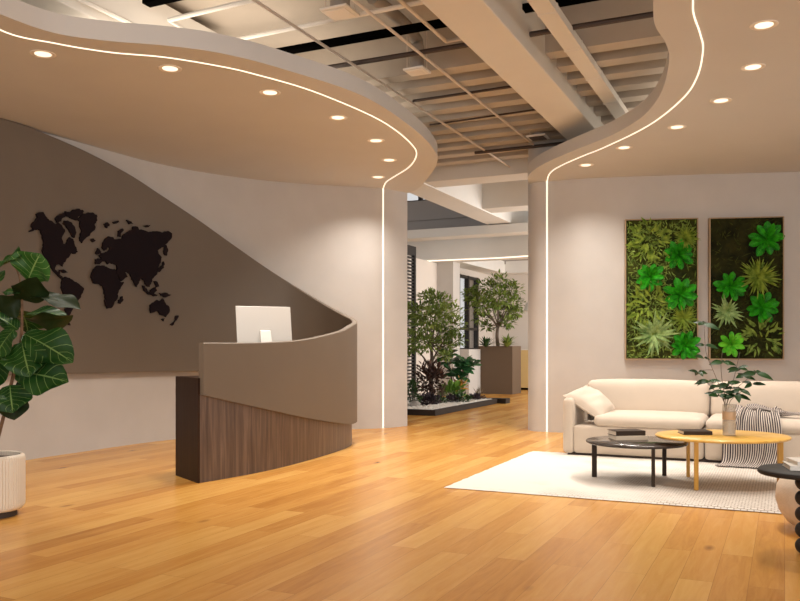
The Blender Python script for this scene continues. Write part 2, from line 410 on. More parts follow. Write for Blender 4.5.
def stripe_mat():
    m, N, L, b = new_mat('striped_wool')
    tc = N.new('ShaderNodeTexCoord'); sp = N.new('ShaderNodeSeparateXYZ'); L.new(tc.outputs['UV'], sp.inputs[0])
    a = N.new('ShaderNodeMath'); a.operation = 'MULTIPLY'; a.inputs[1].default_value = 25; L.new(sp.outputs[0], a.inputs[0])
    f = N.new('ShaderNodeMath'); f.operation = 'FRACT'; L.new(a.outputs[0], f.inputs[0])
    g = N.new('ShaderNodeMath'); g.operation = 'LESS_THAN'; g.inputs[1].default_value = .54; L.new(f.outputs[0], g.inputs[0])
    mx = N.new('ShaderNodeMixRGB'); L.new(g.outputs[0], mx.inputs[0]); mx.inputs[1].default_value = (.56,.49,.43,1); mx.inputs[2].default_value = (.028,.018,.022,1)
    L.new(mx.outputs[0], b.inputs['Base Color']); b.inputs['Roughness'].default_value = .95
    return m
M_STRIPE = stripe_mat()

# ------------------------------------------------------------------ the setting
b = MB(); b.box(-9, 11, -2.5, 30, -.1, 0); struct(b.build('floor', M_FLOOR))

WALL_L = spline([Vector(p+(0,)) for p in [(-6.5,-2),(-6.42,2.0),(-6.1,3.8),(-5.7,5.0),(-5.2,6.2),(-4.75,7.1),(-4.35,7.85),(-4.0,8.5),(-3.85,8.87),(-3.62,9.33),(-3.33,9.93),(-3.08,10.37),(-2.64,10.90),(-2.05,11.36),(-1.42,11.68),(-.80,11.88),(-.25,12.06),(.11,12.40)]], 8)
o_ = offset(WALL_L, .22)
b = MB(); b.prism([(p.x,p.y) for p in WALL_L]+[(p.x,p.y) for p in reversed(o_)], 0, 4.6); struct(b.build('wall_left', M_WALL, smooth=True, angle=30))

WALL_R = spline([Vector(p+(0,)) for p in [(2.05,12.5),(1.90,12.1),(1.84,11.80),(1.92,11.60),(2.17,11.48),(2.6,11.32),(3.5,11.15),(5.28,10.9),(7,10.62),(9.5,10.2)]], 8)
o_ = [p+Vector((.05,.35 if p.x > 2.3 else .1,0)) for p in WALL_R]
b = MB(); b.prism([(p.x,p.y) for p in WALL_R]+[(p.x,p.y) for p in reversed(o_[16:])], 0, 4.6); struct(b.build('wall_right', M_WALL, smooth=True, angle=30))

# soffits: dropped plaster ceilings with free-form edges
ZS, ZT = 3.5, 3.65
EDGE_L = [(-3.7,-2),(-3.65,2.5),(-3.4,4.0),(-3.1,5.0)]+[tuple(atz(x,y,ZS)[:2]) for x,y in [(0,14),(55,33),(110,41),(165,45.5),(220,53),(283,69),(365,97),(415,130),(434,150),(437,163),(428,178)]]+[(.25,12.1),(.06,12.5)]
EL = spline([Vector(p+(0,)) for p in EDGE_L], 10)
back = offset(WALL_L, .05)
b = MB(); b.prism([(p.x,p.y) for p in EL]+[(p.x,p.y) for p in reversed(back)], ZS, ZT); struct(b.build('ceiling_soffit_left', M_SOFF, smooth=True, angle=40))
EDGE_R = [(1.2,-2),(1.0,1.5),(1.10,3.4),(1.40,4.6)]+[tuple(atz(x,y,ZS)[:2]) for x,y in [(653,0),(655,25),(666,44),(669,62),(661,93),(643,116),(614.5,133.7),(590,144),(563.7,154.7),(540,166),(528.5,175.7),(529,184)]]+[(2.0,12.45)]
ER = spline([Vector(p+(0,)) for p in EDGE_R], 10)
b = MB(); b.prism([(p.x,p.y) for p in ER]+[(9.6,12.4),(9.6,-2)], ZS, ZT); struct(b.build('ceiling_soffit_right', M_SOFF, smooth=True, angle=40))

# exposed slab with shallow ribs running across
b = MB(); b.ubox(-6, 13.0, -9, 9, 4.5, 4.7); b.ubox(13.0, 19.0, -5.9, 9, 4.5, 4.7); b.ubox(13.0, 19.8, -10.5, -5.9, 5.4, 5.5)
u = 7.9
while u < 12.3:
    b.ubox(u, u+.20, -9, 9, 4.06, 4.5); u += .45
b.ubox(5.9, 5.98, -9, 9, 4.38, 4.5)
b.ubox(4.6, 4.68, -9, 9, 4.38, 4.5)
struct(b.build('ceiling', M_SLAB))
for nm, v0, v1, u0, u1 in (('ceiling_beam', -2.57, -2.12, -3, 17.4), ('ceiling_beam', -5.96, -5.40, 11.4, 18.98)):
    b = MB(); b.ubox(u0, u1, v0, v1, 3.88, 4.5); struct(b.build(nm, M_BEAM, bevel=.01))
for u0, u1, v0 in ((12.5, 13.02, -9), (15.4, 15.98, -5.7)):
    b = MB(); b.ubox(u0, u1, v0, 4, 3.9, 4.5); struct(b.build('ceiling_cross_beam', M_BEAM, bevel=.01))
# high header wall over the passage, clerestory slit, curved bulkhead of the rear room
b = MB(); b.ubox(19.0, 19.3, -10.5, 4, 4.36, 4.85); b.ubox(19.06, 19.3, -10.5, 4, 3.98, 4.36); struct(b.build('wall_header', M_GREY))
b = MB(); b.ubox(18.95, 19.45, -10.5, 4, 3.90, 3.98); struct(b.build('trim_header', M_BEAM))

# rear room
b = MB(); b.ubox(16.0, 18.4, -7.85, -7.6, 0, 3.2); b.ubox(18.4, 19.85, -7.85, -7.6, 0, 3.55); b.ubox(19.85, 21.35, -7.85, -7.6, 0, 1.08); b.ubox(19.85, 21.35, -7.85, -7.6, 3.06, 3.55); b.ubox(21.35, 22.6, -7.85, -7.6, 0, 3.55)
struct(b.build('wall_rear_left', M_PLAS2))
b = MB(); b.ubox(22.6, 22.85, -7.85, 6, 0, 3.55); struct(b.build('wall_rear', M_PLAS2))
b = MB(); b.ubox(18.4, 18.85, -7.6, -7.18, 0, 3.4); struct(b.build('wall_rear_pier', M_WALL))
b = MB(); b.ubox(18.86, 19.7, -7.6, -6.95, 0, 1.12); struct(b.build('wall_rear_low', M_WALL))
bk = spline([uv(17.9,-9.2),uv(17.95,-7),uv(18.0,-6.2),uv(17.95,-5.6),uv(17.88,-5.2),uv(17.83,-4.9),uv(17.8,-4.2)], 8)
b = MB(); b.prism([(p.x,p.y) for p in bk]+[tuple(uv(18.5,-4.2)[:2]), tuple(uv(18.6,-5.2)[:2]), tuple(uv(18.7,-9.2)[:2])], 3.22, 3.76); struct(b.build('ceiling_bulkhead_rear', M_BEAM, smooth=True, angle=40))
b = MB(); b.ubox(17.25, 17.75, -10.5, 4, 3.66, 3.86); struct(b.build('ceiling_cross_beam', M_BEAM, bevel=.01))
o1 = offset(bk, -.012); b = MB(); b.prism([(p.x,p.y) for p in o1]+[(p.x,p.y) for p in reversed(offset(bk, .02))], 3.195, 3.218); tag(b.build('led_strip_light', M_LED), 'glowing line of light under the curved bulkhead of the rear room', 'light')
b = MB(); b.ubox(18.6, 23, -7.6, 4, 3.55, 3.65); struct(b.build('ceiling_rear', M_GREY))
b = MB(); b.ubox(18.7, 22.6, -7.6, -7.05, 3.22, 3.55); b.ubox(22.0, 22.6, -7.05, 4, 3.22, 3.55); struct(b.build('ceiling_rear_border', M_WHITE))

# window_1 in the rear room
w = thing('window_1', 'tall black framed rear window behind the box planter tree', 'window'); del w['label']; del w['category']; w['kind'] = 'structure'
b = MB()
for v0 in (19.85, 20.55, 21.27): b.ubox(v0, v0+.08, -7.70, -7.58, 1.08, 3.06)
for z in (1.08, 1.62, 2.98): b.ubox(19.85, 21.35, -7.69, -7.59, z, z+.07)
b.build('window_frame', M_FRAMEB, w)
b = MB(); b.ubox(19.9, 21.3, -7.66, -7.65, 1.1, 3.0); b.build('window_pane', M_GLASS, w)
w = thing('window_2', '', 'window'); del w['label']; del w['category']; w['kind'] = 'structure'
b = MB(); b.ubox(19.1, 19.2, -10.5, -5.6, 4.85, 4.89)
for v in (-9.2,-8.4,-8.05,-7.75,-7.5,-7.1): b.ubox(19.1, 19.2, v, v+.10, 4.89, 5.4)
b.build('window_frame', M_FRAMEB, w)
b = MB(); b.ubox(19.14, 19.15, -10.5, -5.6, 4.87, 5.4); b.build('window_pane', M_GLASS, w)

# ------------------------------------------------------------------ LED lines
def ray_wall(px, pts):
    k = (px-CX)/FPX
    for i in range(len(pts)-1):
        a, c = pts[i], pts[i+1]
        fa, fc = a.x-k*a.y, c.x-k*c.y
        if fa*fc <= 0 and a.y > 3:
            t = fa/(fa-fc) if fa != fc else 0
            d = c-a
            n = Vector((d.y, -d.x, 0)).normalized()   # right of travel
            return a.lerp(c, t), n
    return None
def led(name, label, pix, pre, px_wall, wall, side):
    pts = [Vector(p+(0,)) for p in pre]+[Vector((atz(x,y,ZS).x, atz(x,y,ZS).y, 0)) for x,y in pix]
    wp, n = ray_wall(px_wall, wall)
    if n.y > 0: n = -n
    wp = wp+n*.004
    pts.append(wp)
    s = spline(pts, 10); l = offset(s, .0052); r = offset(s, -.0052)
    b = MB(); b.prism([(p.x,p.y) for p in l]+[(p.x,p.y) for p in reversed(r)], ZS-.006, ZS+.004)
    t = Vector((-n.y, n.x, 0))
    q = [wp+t*.008-n*.02, wp+t*.008+n*.004, wp-t*.008+n*.004, wp-t*.008-n*.02]
    b.prism([(p.x,p.y) for p in q], 0.002, ZS)
    tag(b.build(name, M_LED), label, 'light')
led('led_strip_light', 'glowing line of light along the left soffit edge and down the curved reception wall',
    [(0,29.5),(55,43),(110,52),(165,57),(220,66),(255,74),(310,90),(365,112.5),(392,127.5),(411,143.5),(416.5,154),(410,166),(395,176),(386,182)], [(-3.35,2.5),(-3.15,4.0),(-2.98,5.2)], 383, WALL_L, 1)
led('led_strip_light', 'glowing line of light along the right soffit edge and down beside the sofa wall',
    [(693,0),(694,15),(700,33),(703,50),(697,77),(682,99),(649,125),(607,146),(580,157),(560,166),(550,173)], [(1.25,2.0),(1.34,3.4),(1.65,4.6)], 547, WALL_R, -1)

# ------------------------------------------------------------------ recessed downlights
def spot(loc):
    l = bpy.data.lights.new('downlight_lamp', 'SPOT'); l.energy = DOWN_W; l.color = WARM; l.spot_size = math.radians(132); l.spot_blend = .9; l.shadow_soft_size = .06
    o = bpy.data.objects.new('downlight_lamp', l); COL.objects.link(o); o.location = loc
    return o
ordn = ['first','second','third','fourth','fifth','sixth','seventh']
dl0 = None
def downlight(x, y, label, grp):
    global dl0
    p = atz(x, y, ZS)
    if dl0 is None:
        t = thing('recessed_downlight', label, 'downlight', p, grp)
        b = MB(); prof = [(.064,-.001),(.078,-.006),(.094,-.004),(.097,0.0),(.097,.01),(.064,.01)]
        b.lathe(prof, (0,0,0), 32); b.build('trim_ring', M_RING, t, smooth=True)
        b = MB(); b.lathe([(.0001,-.0035),(.062,-.0035),(.064,0.0)], (0,0,0), 32); b.build('lens', M_LENS, t)
        dl0 = t
    else: t = dup(dl0, p, label, grp)
    s = spot((p.x, p.y, ZS-.02)); s.parent = t; s.location = (0,0,-.02)
for i, (x, y) in enumerate([(43,54),(170,68.5),(270,92.5),(338,117.5),(376,140.5),(389,160),(378,177)]):
    downlight(x, y, ordn[i]+' round recessed downlight from the left along the left curved soffit', 'downlights in the left soffit')
for i, (x, y) in enumerate([(764,25),(753,67),(721,100.5),(677,127),(624,147.5),(586,165)]):
    downlight(x, y, ordn[i]+' round recessed downlight from the right along the right curved soffit', 'downlights in the right soffit')

# ------------------------------------------------------------------ exposed services on the ceiling
def utube(name, pts, r, m, label, cat, n=8):
    b = MB(); b.tube(pts, r, n); c = pts[0]
    return tag(b.build(name, m, None, c, smooth=True), label, cat)
def atpx(x, y, z): return atz(x, y, z)
ZP = 4.02
utube('sprinkler_pipe', [atz(248,-4,ZP), atz(510,167,ZP)], .014, M_PIPE, 'long pale pipe running back beside the left soffit edge', 'pipe')
utube('sprinkler_pipe', [atz(350,-3,ZP), atz(545,154,ZP)], .014, M_PIPE, 'pale pipe running back midway between left soffit and broad beam', 'pipe')
utube('conduit', [atz(395,-4,4.1), atz(446,41.5,4.1), atz(470,37,4.1)], .017, M_PIPE, 'short bent conduit just left of the broad beam', 'conduit')
utube('conduit', [atz(195,35.5,4.1), atz(169,20,4.1), atz(255,-.5,4.1)], .022, M_WHITE, 'white conduit bent in an L above the left soffit', 'conduit')
utube('conduit', [atz(78,-2,4.0), atz(140,28,4.0)], .022, M_WHITE, 'straight white conduit at the top left beside the white duct', 'conduit')
utube('cross_pipe', [atz(232,40.5,4.15), atz(430,.5,4.15)], .022, M_WHITE, 'white cross pipe passing under the square air diffuser at top centre', 'pipe')
utube('cross_pipe', [uv(atz(380,59,4.06).dot(uv(1,0)), -5.2, 4.06), uv(atz(380,59,4.06).dot(uv(1,0)), 1.2, 4.06)], .026, M_PIPED, 'dark brown cross pipe under the slab passing the broad beam', 'pipe')
utube('cross_pipe', [atz(475,152.8,4.0), atz(597,139.5,4.0)], .024, M_PIPED, 'dark cross pipe at the far end where the long pipes meet', 'pipe')
utube('cross_pipe', [atz(413,101,4.04), atz(512,86.5,4.04)], .016, M_PIPED, 'thin dark cross pipe below the ribs left of the broad beam', 'pipe')
utube('cross_pipe', [atz(430,125,4.04), atz(540,109,4.04)], .012, M_PIPED, 'thinnest dark cross pipe far back below the ribs', 'pipe')
# black cable tray and dark seams across the slab
uB = atz(345,43,4.20).dot(uv(1,0))
b = MB(); b.ubox(uB-.05, uB+.05, -5.2, 1.2, 4.20, 4.22); b.ubox(uB-.05, uB-.042, -5.2, 1.2, 4.22, 4.25); b.ubox(uB+.042, uB+.05, -5.2, 1.2, 4.22, 4.25)
tag(b.build('cable_tray', M_BLK), 'wide black cable tray crossing the whole exposed ceiling', 'cable tray')
uB = atz(135,8,4.20).dot(uv(1,0))
b = MB(); b.ubox(uB-.05, uB+.05, -5.1, 1.2, 4.20, 4.22); b.ubox(uB-.05, uB-.042, -5.1, 1.2, 4.22, 4.25); b.ubox(uB+.042, uB+.05, -5.1, 1.2, 4.22, 4.25)
tag(b.build('cable_tray', M_BLK), 'black cable tray nearest the top left corner of the ceiling', 'cable tray')
# white duct at top left
b = MB(); b.ubox(0, 7.0, -7.0, -5.25, 3.95, 4.4); tag(b.build('rectangular_duct', M_WHITE, bevel=.012), 'broad white duct at the top left above the soffit', 'duct')
# slim rectangular duct right of the broad beam, in joined lengths
t = thing('rectangular_duct', 'slim jointed beige duct right of the broad beam', 'duct', uv(7.2,-1.81,4.05))
b = MB()
for k in range(9): b.ubox(4.0+k*.93, 4.0+k*.93+.922, -1.88, -1.72, 3.98, 4.055)
b.build('duct_length', M_BEAM, t, uv(7.2,-1.81,4.05))
for k in range(1, 9):
    b = MB(); b.ubox(4.0+k*.93-.02, 4.0+k*.93+.012, -1.885, -1.715, 3.975, 4.057); b.build('joint_flange', M_BEAM, t, uv(7.2,-1.81,4.05))
# air diffusers
def diffuser(px, py, z, size, label, flex, dark=False):
    c = atz(px, py, z); t = thing('air_diffuser', label, 'air vent', c)
    def sq(b, s, z0, z1):
        q = [c+uv(-s,-s), c+uv(-s,s), c+uv(s,s), c+uv(s,-s)]
        b.prism([(p.x,p.y) for p in q], z0, z1)
    b = MB(); sq(b, size/2, z, z+.02); b.build('face_plate', M_WHITE, t, c, bevel=.004)
    b = MB()
    for k in (.36, .24, .12): sq(b, size*k+.006, z-.006-.004*(1-k), z-.003)
    b.build('louvre', M_PIPED if dark else M_RING, t, c)
    b = MB(); b.tube([c+Vector((0,0,.02)), c+Vector((0,0,.26))], size*.33, 20); b.build('neck', M_DUCTG, t, c, smooth=True)
    b = MB(); p = [c+Vector((0,0,.24)), c+Vector((0,0,.34))+uv(.04,-.02), c+Vector((0,0,.40))+uv(*[k*.35 for k in flex]), c+Vector((0,0,.42))+uv(*flex)]
    b.tube(spline(p, 6), size*.27, 16); b.build('flexible_duct', M_DUCTG, t, c, smooth=True)
    for k in (-1, 1):
        q = c+uv(k*size*.45, k*size*.3); b = MB(); b.tube([q+Vector((0,0,.02)), Vector((q.x,q.y,4.49))], .005, 6); b.build('hanger_rod', M_PIPE, t, c)
diffuser(340, 13.5, 4.05, .26, 'square white air diffuser at top centre beside the white cross pipe', (-.5,.25))
diffuser(417, 72, 3.98, .22, 'square air diffuser hanging between the two long pale pipes', (-.9,-.05))
diffuser(538, 138, 4.0, .26, 'dark centred air diffuser near the right soffit tip', (-.3,.25), True)

# ------------------------------------------------------------------ reception desk with the sweeping taupe screen
BASEC = [(-1.752,7.226),(-1.50,7.575),(-1.257,7.98),(-1.005,8.556),(-.735,9.33),(-.60,9.9),(-.60,10.3)]
t = thing('reception_desk', 'curved reception desk, walnut base under a taupe screen that sweeps up the wall', 'reception desk', (-1.4,8.2,0)); DO = Vector((-1.4,8.2,0))
bc = spline([Vector(p+(0,)) for p in BASEC], 8)
inn = [Vector((-2.07,7.674,0))]+[p for p in offset(bc, .45) if p.y > 7.86]
b = MB(); b.prism([(p.x,p.y) for p in bc]+[(p.x,p.y) for p in reversed(inn)], 0.0, .885); b.build('wood_base', M_DESKW, t, DO, smooth=True, angle=35)
d = (bc[0]-bc[1]).normalized(); e0 = bc[0]; e1 = inn[0]
b = MB(); q = [e0+d*.0, e0+d*.022, e1+d*.022, e1]; b.prism([(p.x,p.y) for p in q], 0, .92); b.build('end_panel', M_DESKD, t, DO)
ina = offset(bc, -.01); inb = [Vector((-2.07,7.674,0))+(inn[1]-inn[0]).normalized()*.02]+inn[1:]
b = MB(); b.prism([(p.x,p.y) for p in offset(bc, .0)]+[(p.x,p.y) for p in reversed(inb)], .886, .92); b.build('worktop', M_DESKD, t, DO, smooth=True, angle=35)
RIB = [ # outer line x, y, top z, bottom z
 (-4.75,7.1,3.495,.90),(-4.35,7.85,3.495,.90),(-4.0,8.5,3.495,.90),(-3.87,8.84,3.475,.90),(-3.62,9.33,3.40,.89),(-3.33,9.93,3.27,.885),(-3.08,10.37,3.11,.88),(-2.66,10.88,2.83,.87),(-2.22,11.20,2.52,.84),(-1.80,11.36,2.24,.74),(-1.40,11.38,2.00,.60),(-1.02,11.20,1.78,.46),(-.72,10.85,1.62,.36),(-.57,10.45,1.545,.30),(-.525,10.08,1.49,.275),(-.575,9.72,1.435,.28),(-.675,9.34,1.365,.325),(-.955,8.53,1.272,.455),(-1.21,7.95,1.240,.575),(-1.46,7.545,1.231,.675),(-1.715,7.20,1.230,.772)]
sp = spline([Vector((p[0],p[1],p[2])) for p in RIB], 8); sb = spline([Vector((p[0],p[1],p[3])) for p in RIB], 8)
nn = normals2(sp); TH = .065
vs = []; fs = []
for i, (p, q, n) in enumerate(zip(sp, sb, nn)):
    k = -.012 if i < 64 else -.012*max(0, 1-(i-64)/24)       # clear of the wall
    o = Vector((p.x,p.y,0))+n*k; j = o-n*TH
    r = .008
    vs += [(o.x,o.y,q.z),(o.x,o.y,p.z-r),(o.x-n.x*r,o.y-n.y*r,p.z),(j.x+n.x*r,j.y+n.y*r,p.z),(j.x,j.y,p.z-r),(j.x,j.y,q.z)]
m = 6
for i in range(len(sp)-1):
    for k in range(m): fs.append((i*m+k, i*m+(k+1)%m, (i+1)*m+(k+1)%m, (i+1)*m+k))
fs += [tuple(range(m)), tuple(range((len(sp)-1)*m+m-1, (len(sp)-1)*m-1, -1))]
b = MB(); b.add(vs, fs); b.build('curved_screen', M_TAUPE, t, DO, smooth=True, angle=35)

# computer on the desk, its back to us
mo = Vector((-1.375,8.38,.921))
ang = math.radians(38-25)
t = thing('desktop_computer', 'silver desktop computer seen from behind on the reception desk', 'computer', mo, rotz=math.radians(28))
b = MB(); Mx = Matrix.Translation((0,0,.40)) @ Matrix.Rotation(math.radians(-9), 4, 'X')
def rbox(b, M, x0,x1,y0,y1,z0,z1):
    b.hexa([M @ Vector(p) for p in [(x0,y0,z0),(x1,y0,z0),(x1,y1,z0),(x0,y1,z0),(x0,y0,z1),(x1,y0,z1),(x1,y1,z1),(x0,y1,z1)]])
rbox(b, Mx, -.29,.29,-.006,.010,-.24,.285); b.build('housing', M_MON, t, bevel=.004)
b = MB(); rbox(b, Mx, -.28,.28,.010,.013,-.17,.275); b.build('screen', M_MONS, t)
b = MB(); rbox(b, Matrix.Translation((0,0,0)), -.09,.09,-.16,.06,0,.012)
b.hexa([(-.07,-.155,.012),(.07,-.155,.012),(.07,-.14,.012),(-.07,-.14,.012),(-.055,-.03,.43),(.055,-.03,.43),(.055,-.008,.44),(-.055,-.008,.44)])
b.build('stand', M_MONL, t, bevel=.003)

# world map relief on the taupe screen
face = [p-n*(TH+.013) for p, n in zip(sp[:100], nn[:100])]
face = [Vector((p.x,p.y,0)) for p in face]
def mapped(pts):
    out = []
    for x, y in pts:
        px, py = 20+x/4.624, 200+y/4.624
        w, n = ray_wall(px, face)
        if n.y > 0: n = -n
        out.append((Vector((w.x, w.y, H+(HY-py)/FPX*w.y)), n))
    return out
LANDS = {
 'north_america': [(38,148),(55,137),(48,118),(62,100),(76,82),(70,66),(88,57),(103,57),(108,68),(118,80),(130,95),(145,100),(158,114),(172,106),(188,118),(203,142),(195,160),(188,180),(194,202),(208,205),(214,185),(225,172),(240,180),(245,200),(255,220),(262,240),(250,250),(235,244),(226,256),(212,270),(205,285),(195,290),(193,308),(185,300),(170,298),(160,305),(155,320),(166,332),(180,328),(178,345),(192,356),(186,364),(168,346),(150,330),(135,302),(118,282),(103,260),(100,230),(106,200),(98,172),(92,142),(75,135),(60,138)],
 'arctic_island': [(158,86),(178,70),(200,58),(205,75),(190,85),(185,100),(165,105)],
 'arctic_island ': [(205,52),(230,56),(240,45),(268,40),(290,52),(285,65),(262,78),(258,95),(240,90),(222,78),(208,72)],
 'baffin_island': [(215,95),(235,105),(248,125),(255,150),(247,176),(232,160),(222,140),(208,120),(195,110),(200,96)],
 'greenland': [(262,90),(285,65),(310,58),(335,60),(352,75),(352,95),(340,110),(343,130),(325,150),(308,170),(290,185),(282,200),(272,190),(275,160),(280,140),(272,115),(275,100)],
 'iceland': [(322,184),(335,178),(345,186),(332,196)],
 'south_america': [(190,366),(205,355),(225,360),(240,372),(262,385),(290,408),(285,430),(272,455),(258,470),(245,490),(235,510),(225,530),(220,555),(229,580),(215,570),(205,540),(204,500),(208,460),(195,430),(185,405)],
 'caribbean_island': [(175,323),(195,321),(216,335),(200,338)],
 'eurasia': [(345,275),(345,298),(362,298),(375,284),(390,283),(400,298),(408,290),(420,295),(440,300),(445,318),(440,330),(450,354),(463,376),(492,356),(480,335),(490,332),(507,352),(525,386),(535,402),(546,376),(555,360),(570,375),(580,396),(595,402),(602,382),(606,366),(622,350),(640,325),(635,310),(646,290),(650,265),(635,245),(632,235),(650,220),(665,215),(680,195),(695,180),(699,155),(680,143),(650,150),(620,145),(590,148),(560,138),(545,138),(540,125),(520,122),(510,140),(490,150),(470,165),(468,178),(445,182),(432,185),(425,172),(405,168),(390,180),(378,205),(375,220),(385,235),(395,230),(402,214),(411,222),(400,240),(380,245),(360,258),(372,270)],
 'british_isles': [(345,246),(355,222),(365,235),(369,248),(350,252)],
 'africa': [(335,320),(355,303),(385,303),(400,313),(418,319),(432,319),(439,331),(448,360),(461,381),(475,379),(460,405),(448,430),(445,455),(430,480),(415,500),(398,502),(390,480),(388,450),(385,425),(378,400),(355,388),(335,385),(324,360)],
 'madagascar': [(452,462),(470,445),(473,462),(460,480),(450,475)],
 'northern_island': [(448,170),(450,145),(470,132),(475,140),(460,155),(462,172)],
 'northern_island ': [(383,112),(400,103),(409,112),(398,131),(390,125)],
 'northern_island  ': [(425,103),(450,95),(456,103),(432,111)],
 'northern_island   ': [(488,92),(505,98),(519,110),(500,113)],
 'northern_island    ': [(565,120),(600,116),(590,126)],
 'kamchatka': [(662,222),(672,208),(681,235),(675,258),(662,250)],
 'japan': [(633,322),(655,302),(660,284),(664,300),(655,318),(640,334)],
 'sumatra': [(562,395),(575,405),(590,425),(610,432),(632,440),(615,446),(590,437),(570,420)],
 'borneo': [(597,420),(620,403),(629,420),(615,434),(600,431)],
 'philippines': [(615,375),(630,378),(639,400),(625,405)],
 'new_guinea': [(640,430),(665,428),(697,440),(670,451),(648,442)],
 'australia': [(597,490),(610,475),(630,462),(645,468),(655,455),(668,475),(686,495),(686,520),(670,541),(645,531),(635,515),(615,520),(600,523)],
 'tasmania': [(650,550),(666,548),(660,561)],
 'new_zealand': [(717,535),(731,535),(722,555),(700,581),(691,578),(712,560)]}
mt = thing('world_map', 'dark world map relief mounted on the taupe wall panel', 'wall map', mapped([(400,300)])[0][0]); MO = mt.location.copy()
for nm, pts in LANDS.items():
    # jag the coastlines a little
    q = []
    for i, p in enumerate(pts):
        r = pts[(i+1)%len(pts)]; q.append(p); l = math.hypot(r[0]-p[0], r[1]-p[1])
        k = int(l//9)
        for j in range(1, k+1):
            f = j/(k+1); q.append((p[0]+(r[0]-p[0])*f+random.uniform(-2.8,2.8), p[1]+(r[1]-p[1])*f+random.uniform(-2.8,2.8)))
    mp_ = mapped(q); n = len(mp_)
    b = MB(); b.add([p for p, _ in mp_]+[p+k*.022 for p, k in mp_], [tuple(range(n)), tuple(range(2*n-1,n-1,-1))]+[(i,(i+1)%n,n+(i+1)%n,n+i) for i in range(n)])
    b.build(nm.strip()+'_plate', M_MAP, mt, MO)

# ------------------------------------------------------------------ fiddle leaf fig
YF = 5.84; PC = Vector((-2.90, YF, 0))
t = thing('potted_fig', 'fiddle-leaf fig in a fluted cream pot at the left edge', 'plant', PC)
b = MB(); b.lathe([(.175,0),(.175,.05)], PC, 48); b.build('pot_plinth', M_PLINTH, t, PC)
b = MB()
fl = lambda a, z: (.0035*math.cos(72*a)) if .07 < z < .43 else 0
b.lathe([(.10,.04),(.20,.045),(.218,.06),(.222,.075),(.224,.10),(.224,.25),(.224,.40),(.222,.412),(.218,.424),(.205,.434),(.195,.430),(.19,.40),(.02,.39)], PC, 360, fl); b.build('pot', M_POT, t, PC, smooth=True, angle=50)
b = MB(); b.lathe([(.01,.39),(.191,.40),(.01,.405)], PC, 32); b.build('soil', M_SOIL, t, PC)
def fp(x, y, d=0): return at(x, y, YF+d)
b = MB()
TR = [PC+Vector((0.01,0,.385)), fp(4,415), fp(11,385), fp(17,360), fp(21,340), fp(22,320), fp(22,300), fp(20,280), fp(16,268), fp(8,258)]
b.tube(spline(TR, 5), .014, 8, .006)
b.tube(spline([PC+Vector((-.02,.02,.385)), fp(-8,400), fp(-14,360), fp(-20,310), fp(-26,250), fp(-30,200)], 5), .012, 8, .005)
b.build('trunk', M_BARK, t, PC, smooth=True)
FIGL = [ # base, tip (px, py, depth), width px, normal, kind
 ((28,281,0),(38,255,-.10),36,(.25,-1,.25),'t'),((22,300,0),(36,281,-.15),30,(.4,-.75,-.5),'d'),((30,296,0),(79,302,-.10),22,(.05,-.45,.9),'d'),
 ((24,318,0),(70,322,-.12),24,(.1,-.5,-.85),'d'),((26,314,.02),(66,312,-.05),18,(0,-.45,.9),'g'),((24,334,-.02),(70,358,-.14),34,(.1,-.85,.5),'g'),((22,342,-.04),(28,373,-.22),34,(.15,-.9,.4),'g'),
 ((16,372,-.04),(64,378,-.16),36,(-.05,-.85,.5),'g'),((14,330,-.05),(-8,356,-.18),30,(-.2,-.8,.5),'g'),((10,385,-.06),(12,410,-.2),32,(.2,-.8,.4),'g'),
 ((12,390,0),(14,419,-.06),24,(.3,-.6,-.5),'d'),((2,262,0),(17,256,-.12),24,(.1,-.7,.7),'g'),((4,292,-.02),(18,291,-.1),14,(0,-.5,.85),'g'),
 ((20,298,.03),(0,312,.0),22,(-.3,-.6,-.5),'d'),((18,330,.05),(-6,312,0),24,(-.2,-.5,.8),'g'),((12,395,.05),(34,388,.02),24,(.3,-.6,.5),'d'),
 ((-24,250,0),(-40,226,-.1),34,(0,-.9,.3),'t'),((-28,220,0),(-50,200,-.1),34,(-.2,-.8,.5),'t'),((-24,270,0),(-64,280,-.12),38,(-.1,-.7,.7),'g'),
 ((-22,290,.0),(-8,270,.2),34,(0,.3,.9),'g'),((-18,320,0),(-56,336,.1),38,(-.2,-.2,.9),'g'),((-14,350,0),(-48,372,-.12),38,(-.2,-.7,.6),'g'),((-10,372,0),(-30,404,-.1),34,(-.3,-.8,.4),'g'),
 ((-28,240,0),(-34,236,.32),36,(0,.2,1),'g'),((2,350,.04),(-10,386,-.05),34,(-.1,-.9,.3),'g'),((20,310,.05),(30,330,.28),34,(.1,.4,.9),'g'),((16,360,.05),(40,352,.30),34,(.1,.4,.9),'g')]
for bs, tp, w_, nr, kd in FIGL:
    b = MB(); b.leaf(fp(*bs), fp(*tp), w_*1.2/FPX*YF, nr, 'fig', 14, .28, .22, .22, 4)
    lf = b.build('leaf', {'t':M_FIGT,'g':M_FIG,'d':M_FIGD}[kd], t, PC, smooth=True, angle=180)

